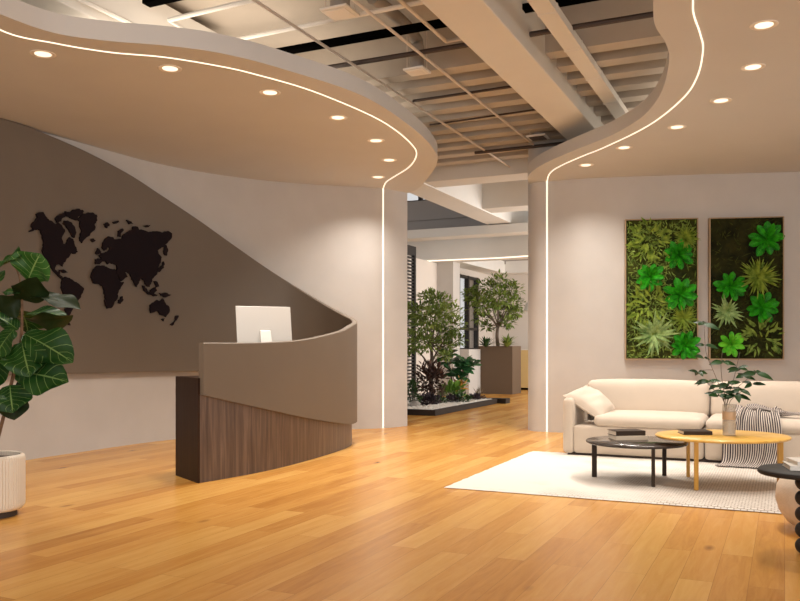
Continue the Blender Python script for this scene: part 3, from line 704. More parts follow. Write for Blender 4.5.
# ------------------------------------------------------------------ lounge: rug, sofa, tables
RC = Vector((.372,6.97,0))
def loc(o, x, y, z=0): return Vector((o[0]+x*VX+y*UX, o[1]+x*VY+y*UY, o[2]+z))
rug = MB(); nx, ny = 70, 52; vs = []; fs = []; us = []
for j in range(ny+1):
    for i in range(nx+1):
        ed = min(i, nx-i, j, ny-j)
        vs.append((3.75*i/nx+(random.uniform(-.006,.006) if ed == 0 else 0), 2.6*j/ny+(random.uniform(-.006,.006) if ed == 0 else 0), (.004 if ed == 0 else .018+random.uniform(0,.003))))
for j in range(ny):
    for i in range(nx): fs.append((j*(nx+1)+i, j*(nx+1)+i+1, (j+1)*(nx+1)+i+1, (j+1)*(nx+1)+i))
rug.add(vs, fs); rg = rug.build('rug', M_RUG, smooth=True, angle=60); rg.location = RC+Vector((0,0,.001)); rg.rotation_euler = (0,0,-A)
tag(rg, 'cream woven rug under the coffee tables', 'rug')

SO = Vector((1.765,8.97,0)); RUGZ = .022
sofa = thing('sofa', 'cream two-seat fabric sofa in front of the right wall', 'sofa', SO, rotz=-A)
b = MB(); b.box(.05, 3.05, .04, 1.0, 0, .05); b.build('plinth', M_PLINTH, sofa)
SL = 3.12; S1 = 1.45
for x0, x1 in ((.115, S1-.004), (S1+.004, SL-.115)):
    b = MB(); b.puff(x0, x1, 0, .98, .045, .345, .035, .004, 10); b.build('seat_base', M_CREAM, sofa, smooth=True, angle=180)
for x0, x1 in ((0, .125), (SL-.125, SL)):
    b = MB(); b.puff(x0, x1, -.015, 1.0, .04, .635, .05, .01, 12); b.build('arm', M_CREAM, sofa, smooth=True, angle=180)
b = MB(); b.puff(.02, SL-.02, .84, 1.06, .04, .74, .06, .01, 12); b.build('back_frame', M_CREAM, sofa, smooth=True, angle=180)
for x0, x1 in ((.33, S1-.01), (S1+.01, SL-.13)):
    b = MB(); b.puff(x0, x1, -.01, .80, .342, .462, .06, .025, 16); b.build('seat_cushion', M_CREAMD, sofa, smooth=True, angle=180)
for x0, x1 in ((.10, S1-.005), (S1+.005, SL-.08)):
    M = Matrix.Translation((0,.74,.40)) @ Matrix.Rotation(math.radians(-13),4,'X') @ Matrix.Translation((0,-.74,-.40))
    b = MB(); b.puff(x0, x1, .64, .90, .40, .80, .08, .035, 16, M); b.build('back_cushion', M_CREAMD, sofa, smooth=True, angle=180)
# scatter cushion slumped over the arm
t = thing('scatter_cushion', 'cream square cushion slumped over the left arm of the sofa', 'cushion', loc(SO,.215,.27,.53), rotz=-A)
Q = [Vector(p)-Vector((.215,.27,.53)) for p in ((-.016,.08,.655),(.425,.01,.395),(.47,.50,.51),(.145,.55,.735))]
def qp(x, y):
    u_, v_ = (x+1)/2, (y+1)/2
    return Q[0]*(1-u_)*(1-v_)+Q[1]*u_*(1-v_)+Q[2]*u_*v_+Q[3]*(1-u_)*v_
qn = (Q[1]-Q[0]).cross(Q[3]-Q[0]).normalized()
b = MB(); n = 22; vs = []; fs = []
for sg in (1, -.5):
    for i in range(n+1):
        for j in range(n+1):
            x = 2*i/n-1; y = 2*j/n-1
            h = .115*((1-x*x)*(1-y*y))**.42; k = (1-x*x)*(1-y*y)
            vs.append(qp(x*(1-.06*(1-y*y)*abs(x)**3), y*(1-.06*(1-x*x)*abs(y)**3))+qn*(sg*h+.010*math.sin(5*x+3*y)*k+.006*math.sin(11*x-4*y)*k))
o2 = (n+1)**2
for i in range(n):
    for j in range(n):
        q = (i*(n+1)+j, (i+1)*(n+1)+j, (i+1)*(n+1)+j+1, i*(n+1)+j+1); fs.append(q); fs.append(tuple(k+o2 for k in q[::-1]))
b.add(vs, fs); b.build('cushion_cover', M_CREAMD, t, smooth=True, angle=180)
b = MB(); ring = []
for k in range(4*n):
    s_, r_ = divmod(k, n); f = 2*r_/n-1
    x, y = [(f,-1),(1,f),(-f,1),(-1,-f)][s_]
    ring.append(qp(x*(1-.06*(1-y*y)*abs(x)**3), y*(1-.06*(1-x*x)*abs(y)**3)))
b.tube(ring+[ring[0]], .005, 6); b.build('piping', M_CREAM, t, smooth=True)

# striped throw over the seat
t = thing('throw_blanket', 'black and white striped throw draped off the sofa seat onto the rug', 'blanket', loc(SO,1.86,0,.0), rotz=-A)
prof = [(.62,.535),(.45,.56),(.28,.55),(.12,.535),(.02,.515),(-.045,.46),(-.065,.38),(-.07,.28),(-.075,.18),(-.09,.10),(-.13,.055),(-.20,.042),(-.27,.038)]
pr = spline([Vector((0,p[0],p[1])) for p in prof], 5); nx = 72; ny = len(pr)-1; vs = []; fs = []; us = []
for j, p in enumerate(pr):
    tt = j/ny
    w0 = -.17+.02*tt-.22*max(0, tt-.35); w1 = .30-.02*tt
    for i in range(nx+1):
        s_ = i/nx; x = w0+(w1-w0)*s_
        f = .016*math.sin(s_*21+1.5*math.sin(tt*4))+.012*math.sin(s_*43+tt*6)+.02*math.exp(-((s_-.35-.5*(tt-.55))/.05)**2)
        lump = .03*math.exp(-((s_-.35)/.3)**2)*math.exp(-((tt-.25)/.2)**2)
        vs.append((x+.02*math.sin(tt*9+s_*3), p.y-max(-.012,f)*(1 if tt > .38 else .15), p.z+(max(-.01,f)*(.9 if tt < .45 else .0))+lump)); us.append((s_, tt))
for j in range(ny):
    for i in range(nx): fs.append((j*(nx+1)+i, j*(nx+1)+i+1, (j+1)*(nx+1)+i+1, (j+1)*(nx+1)+i))
b = MB(); b.add(vs, fs, us); bl = b.build('draped_cloth', M_STRIPE, t, smooth=True, angle=180)
so = bl.modifiers.new('thick', 'SOLIDIFY'); so.thickness = .008
# twisted end trailing on the seat
b = MB(); vs = []; fs = []; us = []; nx, ny = 40, 16
for i in range(nx+1):
    s_ = i/nx; cx = -.02+.62*s_; cz = .57-.06*s_+.012*math.sin(9*s_); cy = .20+.05*math.sin(5*s_)
    rr = .050*(1-.55*s_)+.008*math.sin(15*s_)
    for k in range(ny):
        a = 2*PI*k/ny; q = rr*(1+.18*math.sin(4*a+8*s_))
        vs.append((cx, cy+q*1.5*math.cos(a), cz+q*.7*math.sin(a))); us.append((s_*1.4+.08*math.sin(a), k/ny))
for i in range(nx):
    for k in range(ny): fs.append((i*ny+k, i*ny+(k+1)%ny, (i+1)*ny+(k+1)%ny, (i+1)*ny+k))
fs += [tuple(range(ny)), tuple(range((nx+1)*ny-1, nx*ny-1, -1))]
b.add(vs, fs, us); b.build('twisted_end', M_STRIPE, t, smooth=True, angle=180)

def disc(b, c, rx, ry, z0, z1, rot=0, n=72, r=.006):
    prof = [(1, z0+r), (1, z1-r)]
    def ring(k, z):
        return [(c[0]+(rx+k)*math.cos(a)*math.cos(rot)-(ry+k)*math.sin(a)*math.sin(rot), c[1]+(rx+k)*math.cos(a)*math.sin(rot)+(ry+k)*math.sin(a)*math.cos(rot), z) for a in [2*PI*i/n for i in range(n)]]
    rs = [ring(-r, z0), ring(0, z0+r), ring(0, z1-r), ring(-r, z1)]
    vs = sum(rs, []); fs = [(i*n+k, i*n+(k+1)%n, (i+1)*n+(k+1)%n, (i+1)*n+k) for i in range(3) for k in range(n)]
    fs += [tuple(range(n-1,-1,-1)), tuple(range(3*n, 4*n))]
    b.add(vs, fs)
# low dark round table
TC = Vector((2.09,7.30,RUGZ))
t = thing('coffee_table', 'low dark round coffee table with three slim legs', 'coffee table', TC)
b = MB(); disc(b, TC, .435, .435, .340, .362); b.build('table_top', M_TABD, t, TC, smooth=True, angle=50)
for x, y, w_ in ((1.75,7.43,.042),(2.118,6.90,.026),(2.40,7.49,.034)):
    b = MB(); b.box(x-w_/2, x+w_/2, y-.014, y+.014, RUGZ, .340); b.build('leg', M_TABDL, t, TC, bevel=.004)
# oval ash table
TY = Vector((2.755,7.06,RUGZ))
t = thing('coffee_table', 'oval yellow ash coffee table holding the vase', 'coffee table', TY)
b = MB(); disc(b, TY, .555, .47, .416, .440, r=.009); b.build('table_top', M_YEL, t, TY, smooth=True, angle=50)
for x, y, w_, dp in ((2.595,7.43,.030,.022),(2.42,6.74,.034,.022),(3.235,7.02,.046,.03)):
    b = MB(); b.box(x-w_/2, x+w_/2, y-dp/2, y+dp/2, RUGZ, .416); b.build('leg', M_YELD, t, TY, bevel=.004)
# charcoal bobbin side table
TS = Vector((2.338,4.76,0))
t = thing('side_table', 'charcoal round side table on a bobbin stem at the right edge', 'side table', TS)
b = MB(); disc(b, TS, .255, .255, .458, .488, r=.008); b.build('table_top', M_CHAR, t, TS, smooth=True, angle=50)
for k in range(5):
    b = MB(); b.ellipsoid(TS+Vector((0,0,0.047+k*.0915)), .055, .055, .050, 24, 14); b.build('bobbin', M_CHAR, t, TS, smooth=True, angle=180)
# pouf
PP = Vector((2.825,5.34,0))
t = thing('pouf', 'round pale beige pouf behind the charcoal side table', 'pouf', PP)
b = MB(); b.lathe([(.02,.02),(.22,.02),(.29,.05),(.34,.12),(.362,.20),(.355,.28),(.32,.345),(.25,.385),(.12,.40),(.02,.402)], PP, 48); b.build('cover', mat('pouf_boucle', (.68,.58,.47), .95, noise=.04, nscale=30, bump=.3, bscale=90), t, PP, smooth=True, angle=80)
b = MB(); b.lathe([(.20,0),(.20,.025)], PP, 32); b.build('foot_ring', M_PLINTH, t, PP)

def book(c, w, d, h, rot, cover, label, group=None):
    t = thing('book', label, 'book', c, group, rot)
    cv = .003
    b = MB(); b.box(-w/2, w/2, -d/2, d/2, 0, cv); b.box(-w/2, w/2, -d/2, d/2, h-cv, h); b.box(-w/2, w/2, -d/2, -d/2+cv, cv, h-cv); b.build('cover', cover, t)
    b = MB(); b.box(-w/2+.005, w/2-.005, -d/2+cv, d/2-.006, cv, h-cv); b.build('pages', M_PAGES, t)
bo = Vector((2.055,7.44,.363))
book(bo, .30, .20, .036, .10, M_BOOKL, 'cream book under the brown one on the dark round table', 'books on the coffee tables')
book(bo+Vector((-.012,.01,.0365)), .28, .19, .042, .17, M_BOOKD, 'dark brown book on top of the cream one on the dark table', 'books on the coffee tables')
book(Vector((2.55,7.14,.441)), .24, .20, .030, -.06, M_BOOKD, 'dark brown book lying alone on the yellow oval table', 'books on the coffee tables')
sb_ = Vector((2.40,4.78,.489))
book(sb_, .30, .22, .026, -.25, M_BOOKW, 'large white book at the bottom of the stack on charcoal side table', 'books on the side table')
book(sb_+Vector((.015,.01,.0265)), .27, .20, .024, -.12, M_BOOKW, 'white book in the middle of the stack on charcoal side table', 'books on the side table')
book(sb_+Vector((.06,.02,.0510)), .22, .16, .022, -.45, M_BOOKL, 'small cream book topping the stack on the charcoal side table', 'books on the side table')

# vase and branches
VC = Vector((2.80,7.02,.441))
t = thing('vase', 'clear glass cylinder vase with a tan band on the oval table', 'vase', VC)
b = MB(); b.lathe([(.01,.002),(.050,.002),(.053,.008),(.053,.262),(.050,.264),(.048,.262),(.048,.016),(.01,.014)], VC, 40); b.build('glass', M_VASE, t, VC, smooth=True, angle=40)
b = MB(); b.lathe([(.0535,.135),(.0545,.137),(.0545,.203),(.0535,.205)], VC, 40); b.build('band', mat('tan_band', (.52,.37,.24), .6), t, VC, smooth=True)
b = MB(); b.lathe([(.01,.017),(.0475,.017),(.0475,.125),(.01,.125)], VC, 32); b.build('water', mat('milky_water', (.62,.55,.46), .3), t, VC, smooth=True)
YB = 7.02
def vp(x, y, d=0): return at(x, y, YB+d)
t = thing('leafy_branch', 'dark green leafy branches standing in the glass vase', 'plant', VC+Vector((0,0,.02))); BO = VC+Vector((0,0,.02))
STEMS = [[(727,428),(725,405),(720,388),(713,370),(706,352),(704,322)],[(727,428),(726,404),(722,380),(721,362),(723,350)],[(728,428),(727,403),(733,382),(737,365),(740,352)],[(728,428),(727,404),(735,390),(745,381),(756,372)],[(727,428),(724,402),(716,392),(706,381)],[(713,370),(705,370),(698,372)],[(728,428),(729,404),(736,396),(742,391)]]
b = MB()
for i, s_ in enumerate(STEMS):
    dd = [0, .04, .06, -.05, -.06, -.02, -.08][i]
    p = [vp(x, y, dd*k/(len(s_)-1)) for k, (x, y) in enumerate(s_)]
    b.tube(spline(p, 4), .0035, 6, .0015)
b.build('stem', M_BARKD, t, BO, smooth=True)
b = MB()
CL = [(703,324,4,15,.0),(705,345,2,12,0),(704,358,2,13,0),(698,372,4,12,-.02),(723,362,6,14,.04),(709,381,5,15,-.06),(738,368,5,13,.05),(743,376,3,13,0),(756,373,5,15,-.05),(752,384,3,13,-.05),(718,396,5,15,-.07),(736,395,5,14,-.08),(728,384,6,13,0),(733,388,4,12,.03),(724,392,5,12,-.04),(740,390,4,13,-.06),(716,385,3,12,.03)]
for x, y, n, L_, d_ in CL:
    c = vp(x, y, d_); a0 = random.uniform(0, 6)
    for k in range(n):
        a = a0+2*PI*k/n+random.uniform(-.4,.4); l = L_/FPX*YB*random.uniform(.8,1.15)
        dr = Vector((math.cos(a), math.sin(a)*.9, random.uniform(-.35,.25)))
        b.leaf(c, c+dr.normalized()*l, l*.42, (0,-.75,.7), 'lance', 5, .25, .2)
b.build('foliage', M_BRANCH, t, BO, smooth=True, angle=180)

# ------------------------------------------------------------------ planted wall panels
def wall_pt(px, py, off=0):
    w, n = ray_wall(px, WALL_R)
    if n.y > 0: n = -n
    return w, n
def moss_panel(x0, x1, y0, y1, label, rosettes, moss, moss2, darkspot):
    pa, n = wall_pt(x0, 0); pb, _ = wall_pt(x1, 0)
    d = (pb-pa); W_ = d.length; d.normalize(); n = Vector((d.y,-d.x,0))
    if n.y > 0: n = -n
    Ym = (pa.y+pb.y)/2
    z0 = H+(HY-y1)/FPX*Ym; z1 = H+(HY-y0)/FPX*Ym
    O = pa+n*.03; Hh = z1-z0
    def P(x, z, k): return Vector((O.x,O.y,z0))+d*x+Vector((0,0,z))+n*k
    org = P(W_/2, 0, 0)
    t = thing('planted_wall_panel', label, 'plant panel', org, 'planted panels above the sofa')
    def pb_(b, x0, x1, zz0, zz1, k0, k1): b.hexa([P(x0,zz0,k1),P(x1,zz0,k1),P(x1,zz0,k0),P(x0,zz0,k0),P(x0,zz1,k1),P(x1,zz1,k1),P(x1,zz1,k0),P(x0,zz1,k0)])
    b = MB(); f = .012
    pb_(b,0,f,0,Hh,-.06,.06); pb_(b,W_-f,W_,0,Hh,-.06,.06); pb_(b,f,W_-f,0,f,-.06,.06); pb_(b,f,W_-f,Hh-f,Hh,-.06,.06)
    b.build('frame', M_BRASS, t, org)
    nx, nz = 44, 84; vs = []; fs = []
    for j in range(nz+1):
        for i in range(nx+1): vs.append(P(f+(W_-2*f)*i/nx, f+(Hh-2*f)*j/nz, .012+random.uniform(0,.022)))
    for j in range(nz):
        for i in range(nx): fs.append((j*(nx+1)+i, j*(nx+1)+i+1, (j+1)*(nx+1)+i+1, (j+1)*(nx+1)+i))
    b = MB(); b.add(vs, fs); b.build('moss_bed', moss, t, org, smooth=True, angle=180)
    b = MB()
    for _ in range(1500):
        x = random.uniform(.03, W_-.03); z = random.uniform(.03, Hh-.03)
        if any(math.hypot(x-dx*W_, (z-dz*Hh)) < dr for dx, dz, dr in darkspot) and random.random() < .75: continue
        a = random.uniform(0, 2*PI); l = random.uniform(.05,.12)
        e = (min(W_-.02, max(.02, x+l*math.cos(a))), min(Hh-.02, max(.02, z+l*math.sin(a))))
        b.leaf(P(x,z,.02), P(e[0],e[1],random.uniform(.03,.075)), .015, n, 'lance', 2, 0, .2)
    g = b.build('moss_tufts', moss2, t, org); g['kind'] = 'stuff'
    sc = W_/(x1-x0)                                   # metres per pixel on the panel
    for rx, rz, rr, kind in rosettes:
        X = (rx-x0)*sc; Z = (y1-rz)*sc; R = rr*sc
        b = MB()
        if kind in ('bright', 'fresh'):
            for ringn, (cnt, rl, kk, lift) in enumerate(((9, 1.0, .03, .06), (6, .74, .06, .14), (4, .42, .08, .16))):
                a0 = random.uniform(0, 6)
                for k in range(cnt):
                    a = a0+2*PI*k/cnt+random.uniform(-.15,.15); l = R*rl*random.uniform(.88,1.08)
                    b.leaf(P(X,Z,.03+.01*ringn), P(X+l*math.cos(a),Z+l*math.sin(a),kk+lift*random.uniform(.7,1.2)), l*.44, n, 'ov', 10, .22, .25, .08, 2)
            b.build('rosette_plant', M_BRIGHT if kind == 'bright' else M_BRIGHTY, t, org, smooth=True, angle=180)
        elif kind in ('olive', 'pale'):
            N_ = 62 if kind == 'olive' else 34
            for k in range(N_):
                a = 2*PI*k*.381966*1.0+random.uniform(-.1,.1); l = R*random.uniform(.55,1.05)
                b.leaf(P(X,Z,.03), P(X+l*math.cos(a),Z+l*math.sin(a),.03+.16*random.random()), R*(.10 if kind == 'olive' else .15), n, 'lance', 5, .15, .3)
            b.build('spiky_plant', M_OLIVE if kind == 'olive' else M_PALE, t, org, smooth=True, angle=180)
        else:
            for k in range(64):
                a = random.uniform(0, 2*PI); q = R*math.sqrt(random.random())*.85; a2 = a+random.uniform(-.9,.9); l = R*random.uniform(.30,.55)
                x, z = X+q*math.cos(a)*1.0, Z+q*math.sin(a)
                ex, ez = x+l*math.cos(a2), z+l*math.sin(a2)
                if not (.02 < x < W_-.02 and .02 < z < Hh-.02 and -.01 < ex < W_+.01 and ez < Hh+.04 and ez > .02): continue
                b.leaf(P(x,z,.04), P(ex,ez,.05+.06*random.random()), l*.27, n, 'lance', 5, .15, .3)
            b.build('bamboo_leaf_plant', M_OLIVED if kind == 'loose' else M_OLIVE, t, org, smooth=True, angle=180)
S_ = 3.755
def rp(ox, l): return [(ox+x/S_, 210+y/S_, r/S_, k) for x, y, r, k in l]
moss_panel(624.5, 697, 219.5, 359.5, 'brass framed plant panel over the left half of the sofa, with pale spider plant low down',
    rp(615, [(128,100,80,'looseo'),(128,345,80,'looseo'),(262,92,54,'olive'),(255,402,58,'olive'),(145,465,88,'pale'),(235,158,58,'bright'),(130,242,56,'bright'),(243,312,66,'bright'),(260,507,58,'bright')]), M_MOSS, M_OLIVED, [(.8,.58,.22)])
moss_panel(708, 782, 218, 359.5, 'brass framed plant panel on the right, dark bare moss at its upper left',
    rp(700, [(235,480,80,'loose'),(215,240,86,'olive'),(95,375,72,'pale'),(243,92,68,'bright'),(108,275,60,'bright'),(225,358,62,'bright'),(112,500,50,'fresh')]), M_MOSSD, M_MOSS, [(.2,.78,.45)])

# ------------------------------------------------------------------ garden bed, trees, rear furniture
U0, U1, V0, V1 = 13.07, 16.45, -7.38, -5.43
t = thing('garden_bed', 'low dark-kerbed bed of white gravel behind the left wall', 'planting bed', uv(15,-6.4)); GO = uv(15,-6.4)
b = MB(); b.ubox(U0,U1,V1-.08,V1,0,.10); b.ubox(U0,U1,V0,V0+.08,0,.10); b.ubox(U0,U0+.08,V0+.08,V1-.08,0,.10); b.ubox(U1-.08,U1,V0+.08,V1-.08,0,.10); b.build('kerb', M_KERB, t, GO, bevel=.006)
b = MB(); b.ubox(U0+.08,U1-.08,V0+.08,V1-.08,0,.075)
for _ in range(1300):
    u_ = random.uniform(U0+.12,U1-.12); v_ = V1-.10-random.random()**1.6*1.7
    r = random.uniform(.02,.042); b.ellipsoid(uv(u_,v_,.075+r*.3), r*1.3, r, r*.7, 5, 3, .15)
g = b.build('gravel', M_GRAVEL, t, GO); g['kind'] = 'stuff'
b = MB(); b.ubox(16.46,16.75,-6.3,-5.25,0,.10)
tag(b.build('bed_end_step', M_KERB), 'small dark step at the far end of the gravel bed', 'step')

def blob_leaves(b, c, rx, ry, rz, n, L_, ratio, shell=.55, up=.2, shape='lance', segs=2):
    for _ in range(n):
        d = Vector((random.gauss(0,1), random.gauss(0,1), random.gauss(0,1))).normalized()
        q = shell+(1-shell)*random.random()
        p = Vector((c[0]+d.x*rx*q, c[1]+d.y*ry*q, c[2]+d.z*rz*q))
        dr = (d+Vector((random.uniform(-.8,.8),random.uniform(-.8,.8),random.uniform(-.5,.5)+up))).normalized()
        l = L_*random.uniform(.7,1.25)
        b.leaf(p, p+dr*l, l*ratio, (random.uniform(-.6,.6),random.uniform(-.8,.2),1), shape, segs, .1, .2)
def tree(base, clumps, trunk, label, m, L_, name='tree', n0=70, r0=.05):
    t = thing(name, label, 'tree', base)
    b = MB()
    for br in trunk: b.tube(spline([Vector(p) for p in br[0]], 5), br[1], 7, br[2])
    for c in clumps:
        k = Vector((base.x, base.y, c[0].z-.7)); b.tube(spline([trunk[0][0][-1], (Vector(trunk[0][0][-1])+c[0])/2-Vector((0,0,.08)), c[0]], 4), .016, 5, .005)
    b.build('trunk', M_BARKD, t, base, smooth=True)
    b = MB()
    for c, rx, rz in clumps: blob_leaves(b, c, rx, rx, rz, int(n0*(rx*rx/.09)**.8), L_, .42, .25, .1)
    b.build('foliage', m, t, base)
    return t
Y1 = 16.9
def g1(x, y, d=0): return at(x, y, Y1+d)
tb = Vector((g1(432,402).x, Y1, .07))
tree(tb, [(g1(436,302),.36,.20),(g1(424,312,.3),.34,.2),(g1(446,312,-.2),.36,.2),(g1(452,326),.32,.2),(g1(432,318,-.4),.4,.22),(g1(416,328,.2),.36,.22),(g1(438,334,.4),.4,.22),(g1(455,340,-.1),.22,.14),(g1(424,342,-.3),.32,.2),(g1(412,345,.3),.30,.2),(g1(445,345,.2),.28,.15),(g1(411,312,.5),.28,.2),(g1(430,296,.2),.25,.12),(g1(444,356,-.2),.14,.07)],
     [([tb, g1(431,380), g1(432,362), g1(431,345)], .055, .03), ([g1(431,370), g1(424,358), g1(415,348)], .025,.01), ([g1(432,362), g1(438,350), g1(446,338)], .025,.01), ([g1(431,350), g1(426,335), g1(422,318)], .02,.008), ([g1(431,350), g1(434,330), g1(436,308)], .02,.008)],
     'slender leafy tree growing in the gravel bed beside the slatted screen', M_TREE, .105, n0=210)
def shrub(px, py, Y, rx, rz, n, L_, ratio, m, name, label, up=.5, shape='lance', cat='shrub'):
    c = at(px, py, Y); base = Vector((c.x, c.y, .07)); t = thing(name, label, cat, base)
    b = MB(); blob_leaves(b, c, rx, rx, rz, n, L_, ratio, .3, up, shape, 3); b.build('foliage', m, t, base)
    b = MB()
    for k in range(5): 
        a = k*1.3; b.tube([base, base.lerp(c,.5)+Vector((math.cos(a)*rx*.2,math.sin(a)*rx*.2,0)), c+Vector((math.cos(a)*rx*.6,math.sin(a)*rx*.6,rz*.3))], .01, 5, .004)
    b.build('stem', M_BARKD, t, base)
    return t
shrub(412,394,15.3,.16,.24,170,.10,.4,M_DGREEN,'shrub','dark green upright shrub against the left wall end in the bed')
shrub(430,379,16.5,.34,.34,620,.10,.5,M_MAROON,'shrub','tall maroon leafed shrub around the foot of the bed tree')
shrub(429,401,15.6,.22,.12,520,.06,.6,M_PURP,'shrub','low dark purple shrub at the front of the gravel bed')
shrub(452,400,16.2,.14,.10,320,.05,.6,M_PURP,'shrub','small purple shrub in the middle of the gravel bed')
shrub(475,398,17.0,.20,.07,320,.05,.6,M_PURP,'shrub','small spreading purple shrub at the right end of the bed')
shrub(440,401,15.9,.12,.09,110,.07,.4,M_DGREEN,'shrub','small dark green shrub between two purple ones in the bed')
shrub(462,399,16.3,.16,.11,130,.09,.4,M_DGREEN,'shrub','low dark green shrub under the orange leafed plant')
shrub(452,393,16.7,.18,.14,90,.20,.34,M_LIME,'broad_leaf_plant','bright green broad-leaf plant low in the gravel bed',.6,'ov','plant')
shrub(461,387,16.9,.10,.10,50,.16,.28,M_ORANGE,'croton','orange and yellow leafed plant in the gravel bed',.9,'lance','plant')
shrub(441,394,16.4,.08,.16,60,.16,.09,M_STRAW,'grass_tuft','straw coloured grass tuft beside the maroon shrub',1.4,'blade','plant')
shrub(478,395,17.2,.07,.10,50,.14,.09,M_STRAW,'grass_tuft','straw coloured grass tuft at the right end of the bed',1.4,'blade','plant')
# rubber plant with rosettes of glossy leaves
c0 = at(457,398,17.2); base = Vector((c0.x,c0.y,.07))
t = thing('rubber_plant', 'glossy dark green plant with leaf rosettes on bare stems in the bed', 'plant', base)
HD = [(449,362,4.5),(453,372,4),(466,362,4.5),(459,376,4),(470,366,3.5),(447,356,3.5),(463,368,4)]
b = MB()
for x, y, r in HD: b.tube(spline([base+Vector((random.uniform(-.05,.05),0,0)), (base+at(x,y+8,17.2))/2, at(x,y,17.2)], 4), .014, 6, .009)
b.build('stem', M_BARKD, t, base, smooth=True)
b = MB()
for x, y, r in HD:
    c = at(x, y, 17.2+random.uniform(-.15,.15))
    for k in range(16):
        a = k*2.4; e = random.uniform(-.5,.7); l = .25*random.uniform(.8,1.15)
        b.leaf(c, c+Vector((math.cos(a)*math.cos(e), math.sin(a)*math.cos(e), math.sin(e)))*l, l*.5, (0,-.5,1), 'ov', 6, .15, .15)
b.build('foliage', M_GLOSS, t, base, smooth=True, angle=180)
b = MB(); sc_ = at(415,402,15.2); b.ellipsoid((sc_.x,sc_.y,.13), .10, .09, .07, 10, 7, .08)
tag(b.build('stone', M_STONE, None, (sc_.x,sc_.y,.07)), 'pale grey stone lying in the left of the gravel bed', 'stone')

# tall box planter with its tree
t = thing('box_planter', 'tall brown box planter beyond the gravel bed', 'planter', uv(20.0,-6.65))
PO = uv(20.0,-6.65)
b = MB(); u0, u1, v0, v1 = 19.72, 20.45, -7.01, -6.12
b.ubox(u0,u1,v0,v1,0,1.14); b.ubox(u0,u0+.05,v0,v1,1.14,1.2); b.ubox(u1-.05,u1,v0,v1,1.14,1.2); b.ubox(u0+.05,u1-.05,v0,v0+.05,1.14,1.2); b.ubox(u0+.05,u1-.05,v1-.05,v1,1.14,1.2); b.build('box', M_BOX, t, PO)
b = MB(); b.ubox(u0+.05,u1-.05,v0+.05,v1-.05,1.14,1.17); b.build('soil', M_SOIL, t, PO)
Y2 = 20.75
def g2(x, y, d=0): return at(x, y, Y2+d)
tb = Vector((g2(498,345).x, Y2, 1.17))
tree(tb, [(g2(500,281),.28,.2),(g2(488,288,.2),.32,.22),(g2(510,290,-.2),.32,.22),(g2(476,298,.1),.30,.18),(g2(497,298,-.3),.42,.25),(g2(513,304),.28,.2),(g2(484,306,-.2),.36,.2),(g2(504,312,.3),.34,.2),(g2(470,294,.2),.24,.15),(g2(515,312,.1),.20,.15),(g2(482,318,.1),.22,.14),(g2(508,322,-.1),.2,.12),(g2(487,327,.2),.16,.08)],
     [([tb, g2(497,335), g2(498,325)], .05, .035), ([g2(498,328), g2(492,318), g2(484,306)], .03,.012), ([g2(498,328), g2(503,318), g2(509,306)], .03,.012), ([g2(498,325), g2(498,310), g2(500,290)], .025,.01)],
     'leafy tree growing out of the tall brown box planter', M_TREE2, .115, n0=230)
def tuft(px, py, Y, z0, n, L_, w_, m, label):
    c = at(px, py, Y); base = Vector((c.x,c.y,z0)); t = thing('fern', label, 'plant', base)
    b = MB()
    for k in range(n):
        a = k*2.4; e = random.uniform(.35,1.3); l = L_*random.uniform(.7,1.1)
        b.leaf(base, base+Vector((math.cos(a)*math.cos(e), math.sin(a)*math.cos(e), math.sin(e)))*l, w_, (math.cos(a)*-.4,math.sin(a)*-.4,1), 'lance', 5, .3, .2)
    b.build('frond', m, t, base)
tuft(486,344,20.45,1.17,26,.36,.06,M_DGREEN,'dark green fern at the left end of the box planter')
tuft(507,344,20.5,1.17,30,.36,.07,M_TREE2,'yellow-green fern at the right end of the box planter')

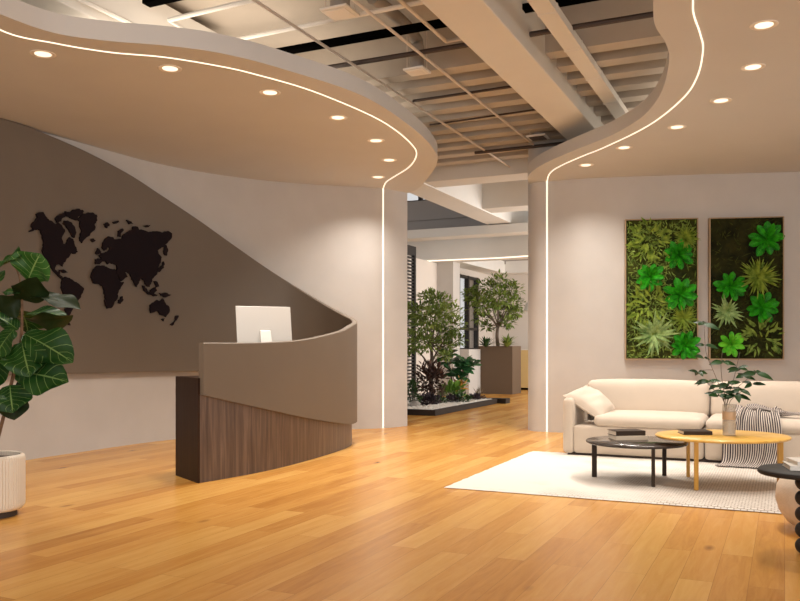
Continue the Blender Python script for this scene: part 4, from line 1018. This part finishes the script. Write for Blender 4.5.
# pale yellow cabinet
cb = atz(525,390,0); t = thing('cabinet', 'pale yellow low cabinet beyond the box planter', 'cabinet', (cb.x,cb.y,0)); co = Vector((cb.x,cb.y,0))
uc = cb.dot(uv(1,0)); vc = cb.dot(uv(0,1))
b = MB(); b.ubox(uc,uc+.5,vc-.22,vc+.9,.06,1.09); b.build('body', M_CAB, t, co, bevel=.006)
b = MB(); b.ubox(uc+.03,uc+.47,vc-.20,vc+.85,0,.06); b.build('plinth', M_BLK, t, co)
b = MB(); b.ubox(uc-.01,uc+.51,vc-.23,vc+.91,1.09,1.11); b.build('top', M_WHITE, t, co)
# pendant lamp
pl = at(531,311,21.4)
t = thing('pendant_lamp', 'white cone pendant lamp hanging in the rear room', 'lamp', pl)
b = MB(); b.lathe([(.19,0),(.195,.01),(.13,.18),(.05,.30),(.02,.32)], pl, 32); b.build('lamp_shade', M_WHITE, t, pl, smooth=True)
b = MB(); b.tube([pl+Vector((0,0,.32)), pl+Vector((0,0,.46))], .03, 10); b.build('socket', M_FRAMEB, t, pl)
b = MB(); b.tube([pl+Vector((0,0,.46)), (pl.x,pl.y,3.55)], .005, 6); b.build('cord', M_FRAMEB, t, pl)
# coffered rear ceiling vent
b = MB(); q = atz(497,263,3.545); uu, vv = q.dot(uv(1,0)), q.dot(uv(0,1)); 
b.ubox(uu-.3,uu+.3,vv-.35,vv+.35,3.47,3.55); tag(b.build('ceiling_cassette', M_DUCTG, None, uv(uu,vv,3.5)), 'dark cassette unit in the rear room ceiling', 'air vent')
# slatted screen by the left wall end
so_ = uv(16.3,-7.45)
t = thing('slatted_screen', 'black slatted screen standing behind the left wall end', 'screen', so_)
b = MB(); b.ubox(15.75,15.82,-7.5,-7.42,0,3.4); b.ubox(16.68,16.76,-7.5,-7.42,0,3.4); b.ubox(15.82,16.68,-7.5,-7.42,3.2,3.4); b.build('frame', M_FRAMEB, t, so_)
b = MB(); z = .05
while z < 3.18: b.ubox(15.82,16.68,-7.49,-7.44,z,z+.035); z += .075
b.build('slats', M_FRAMEB, t, so_)
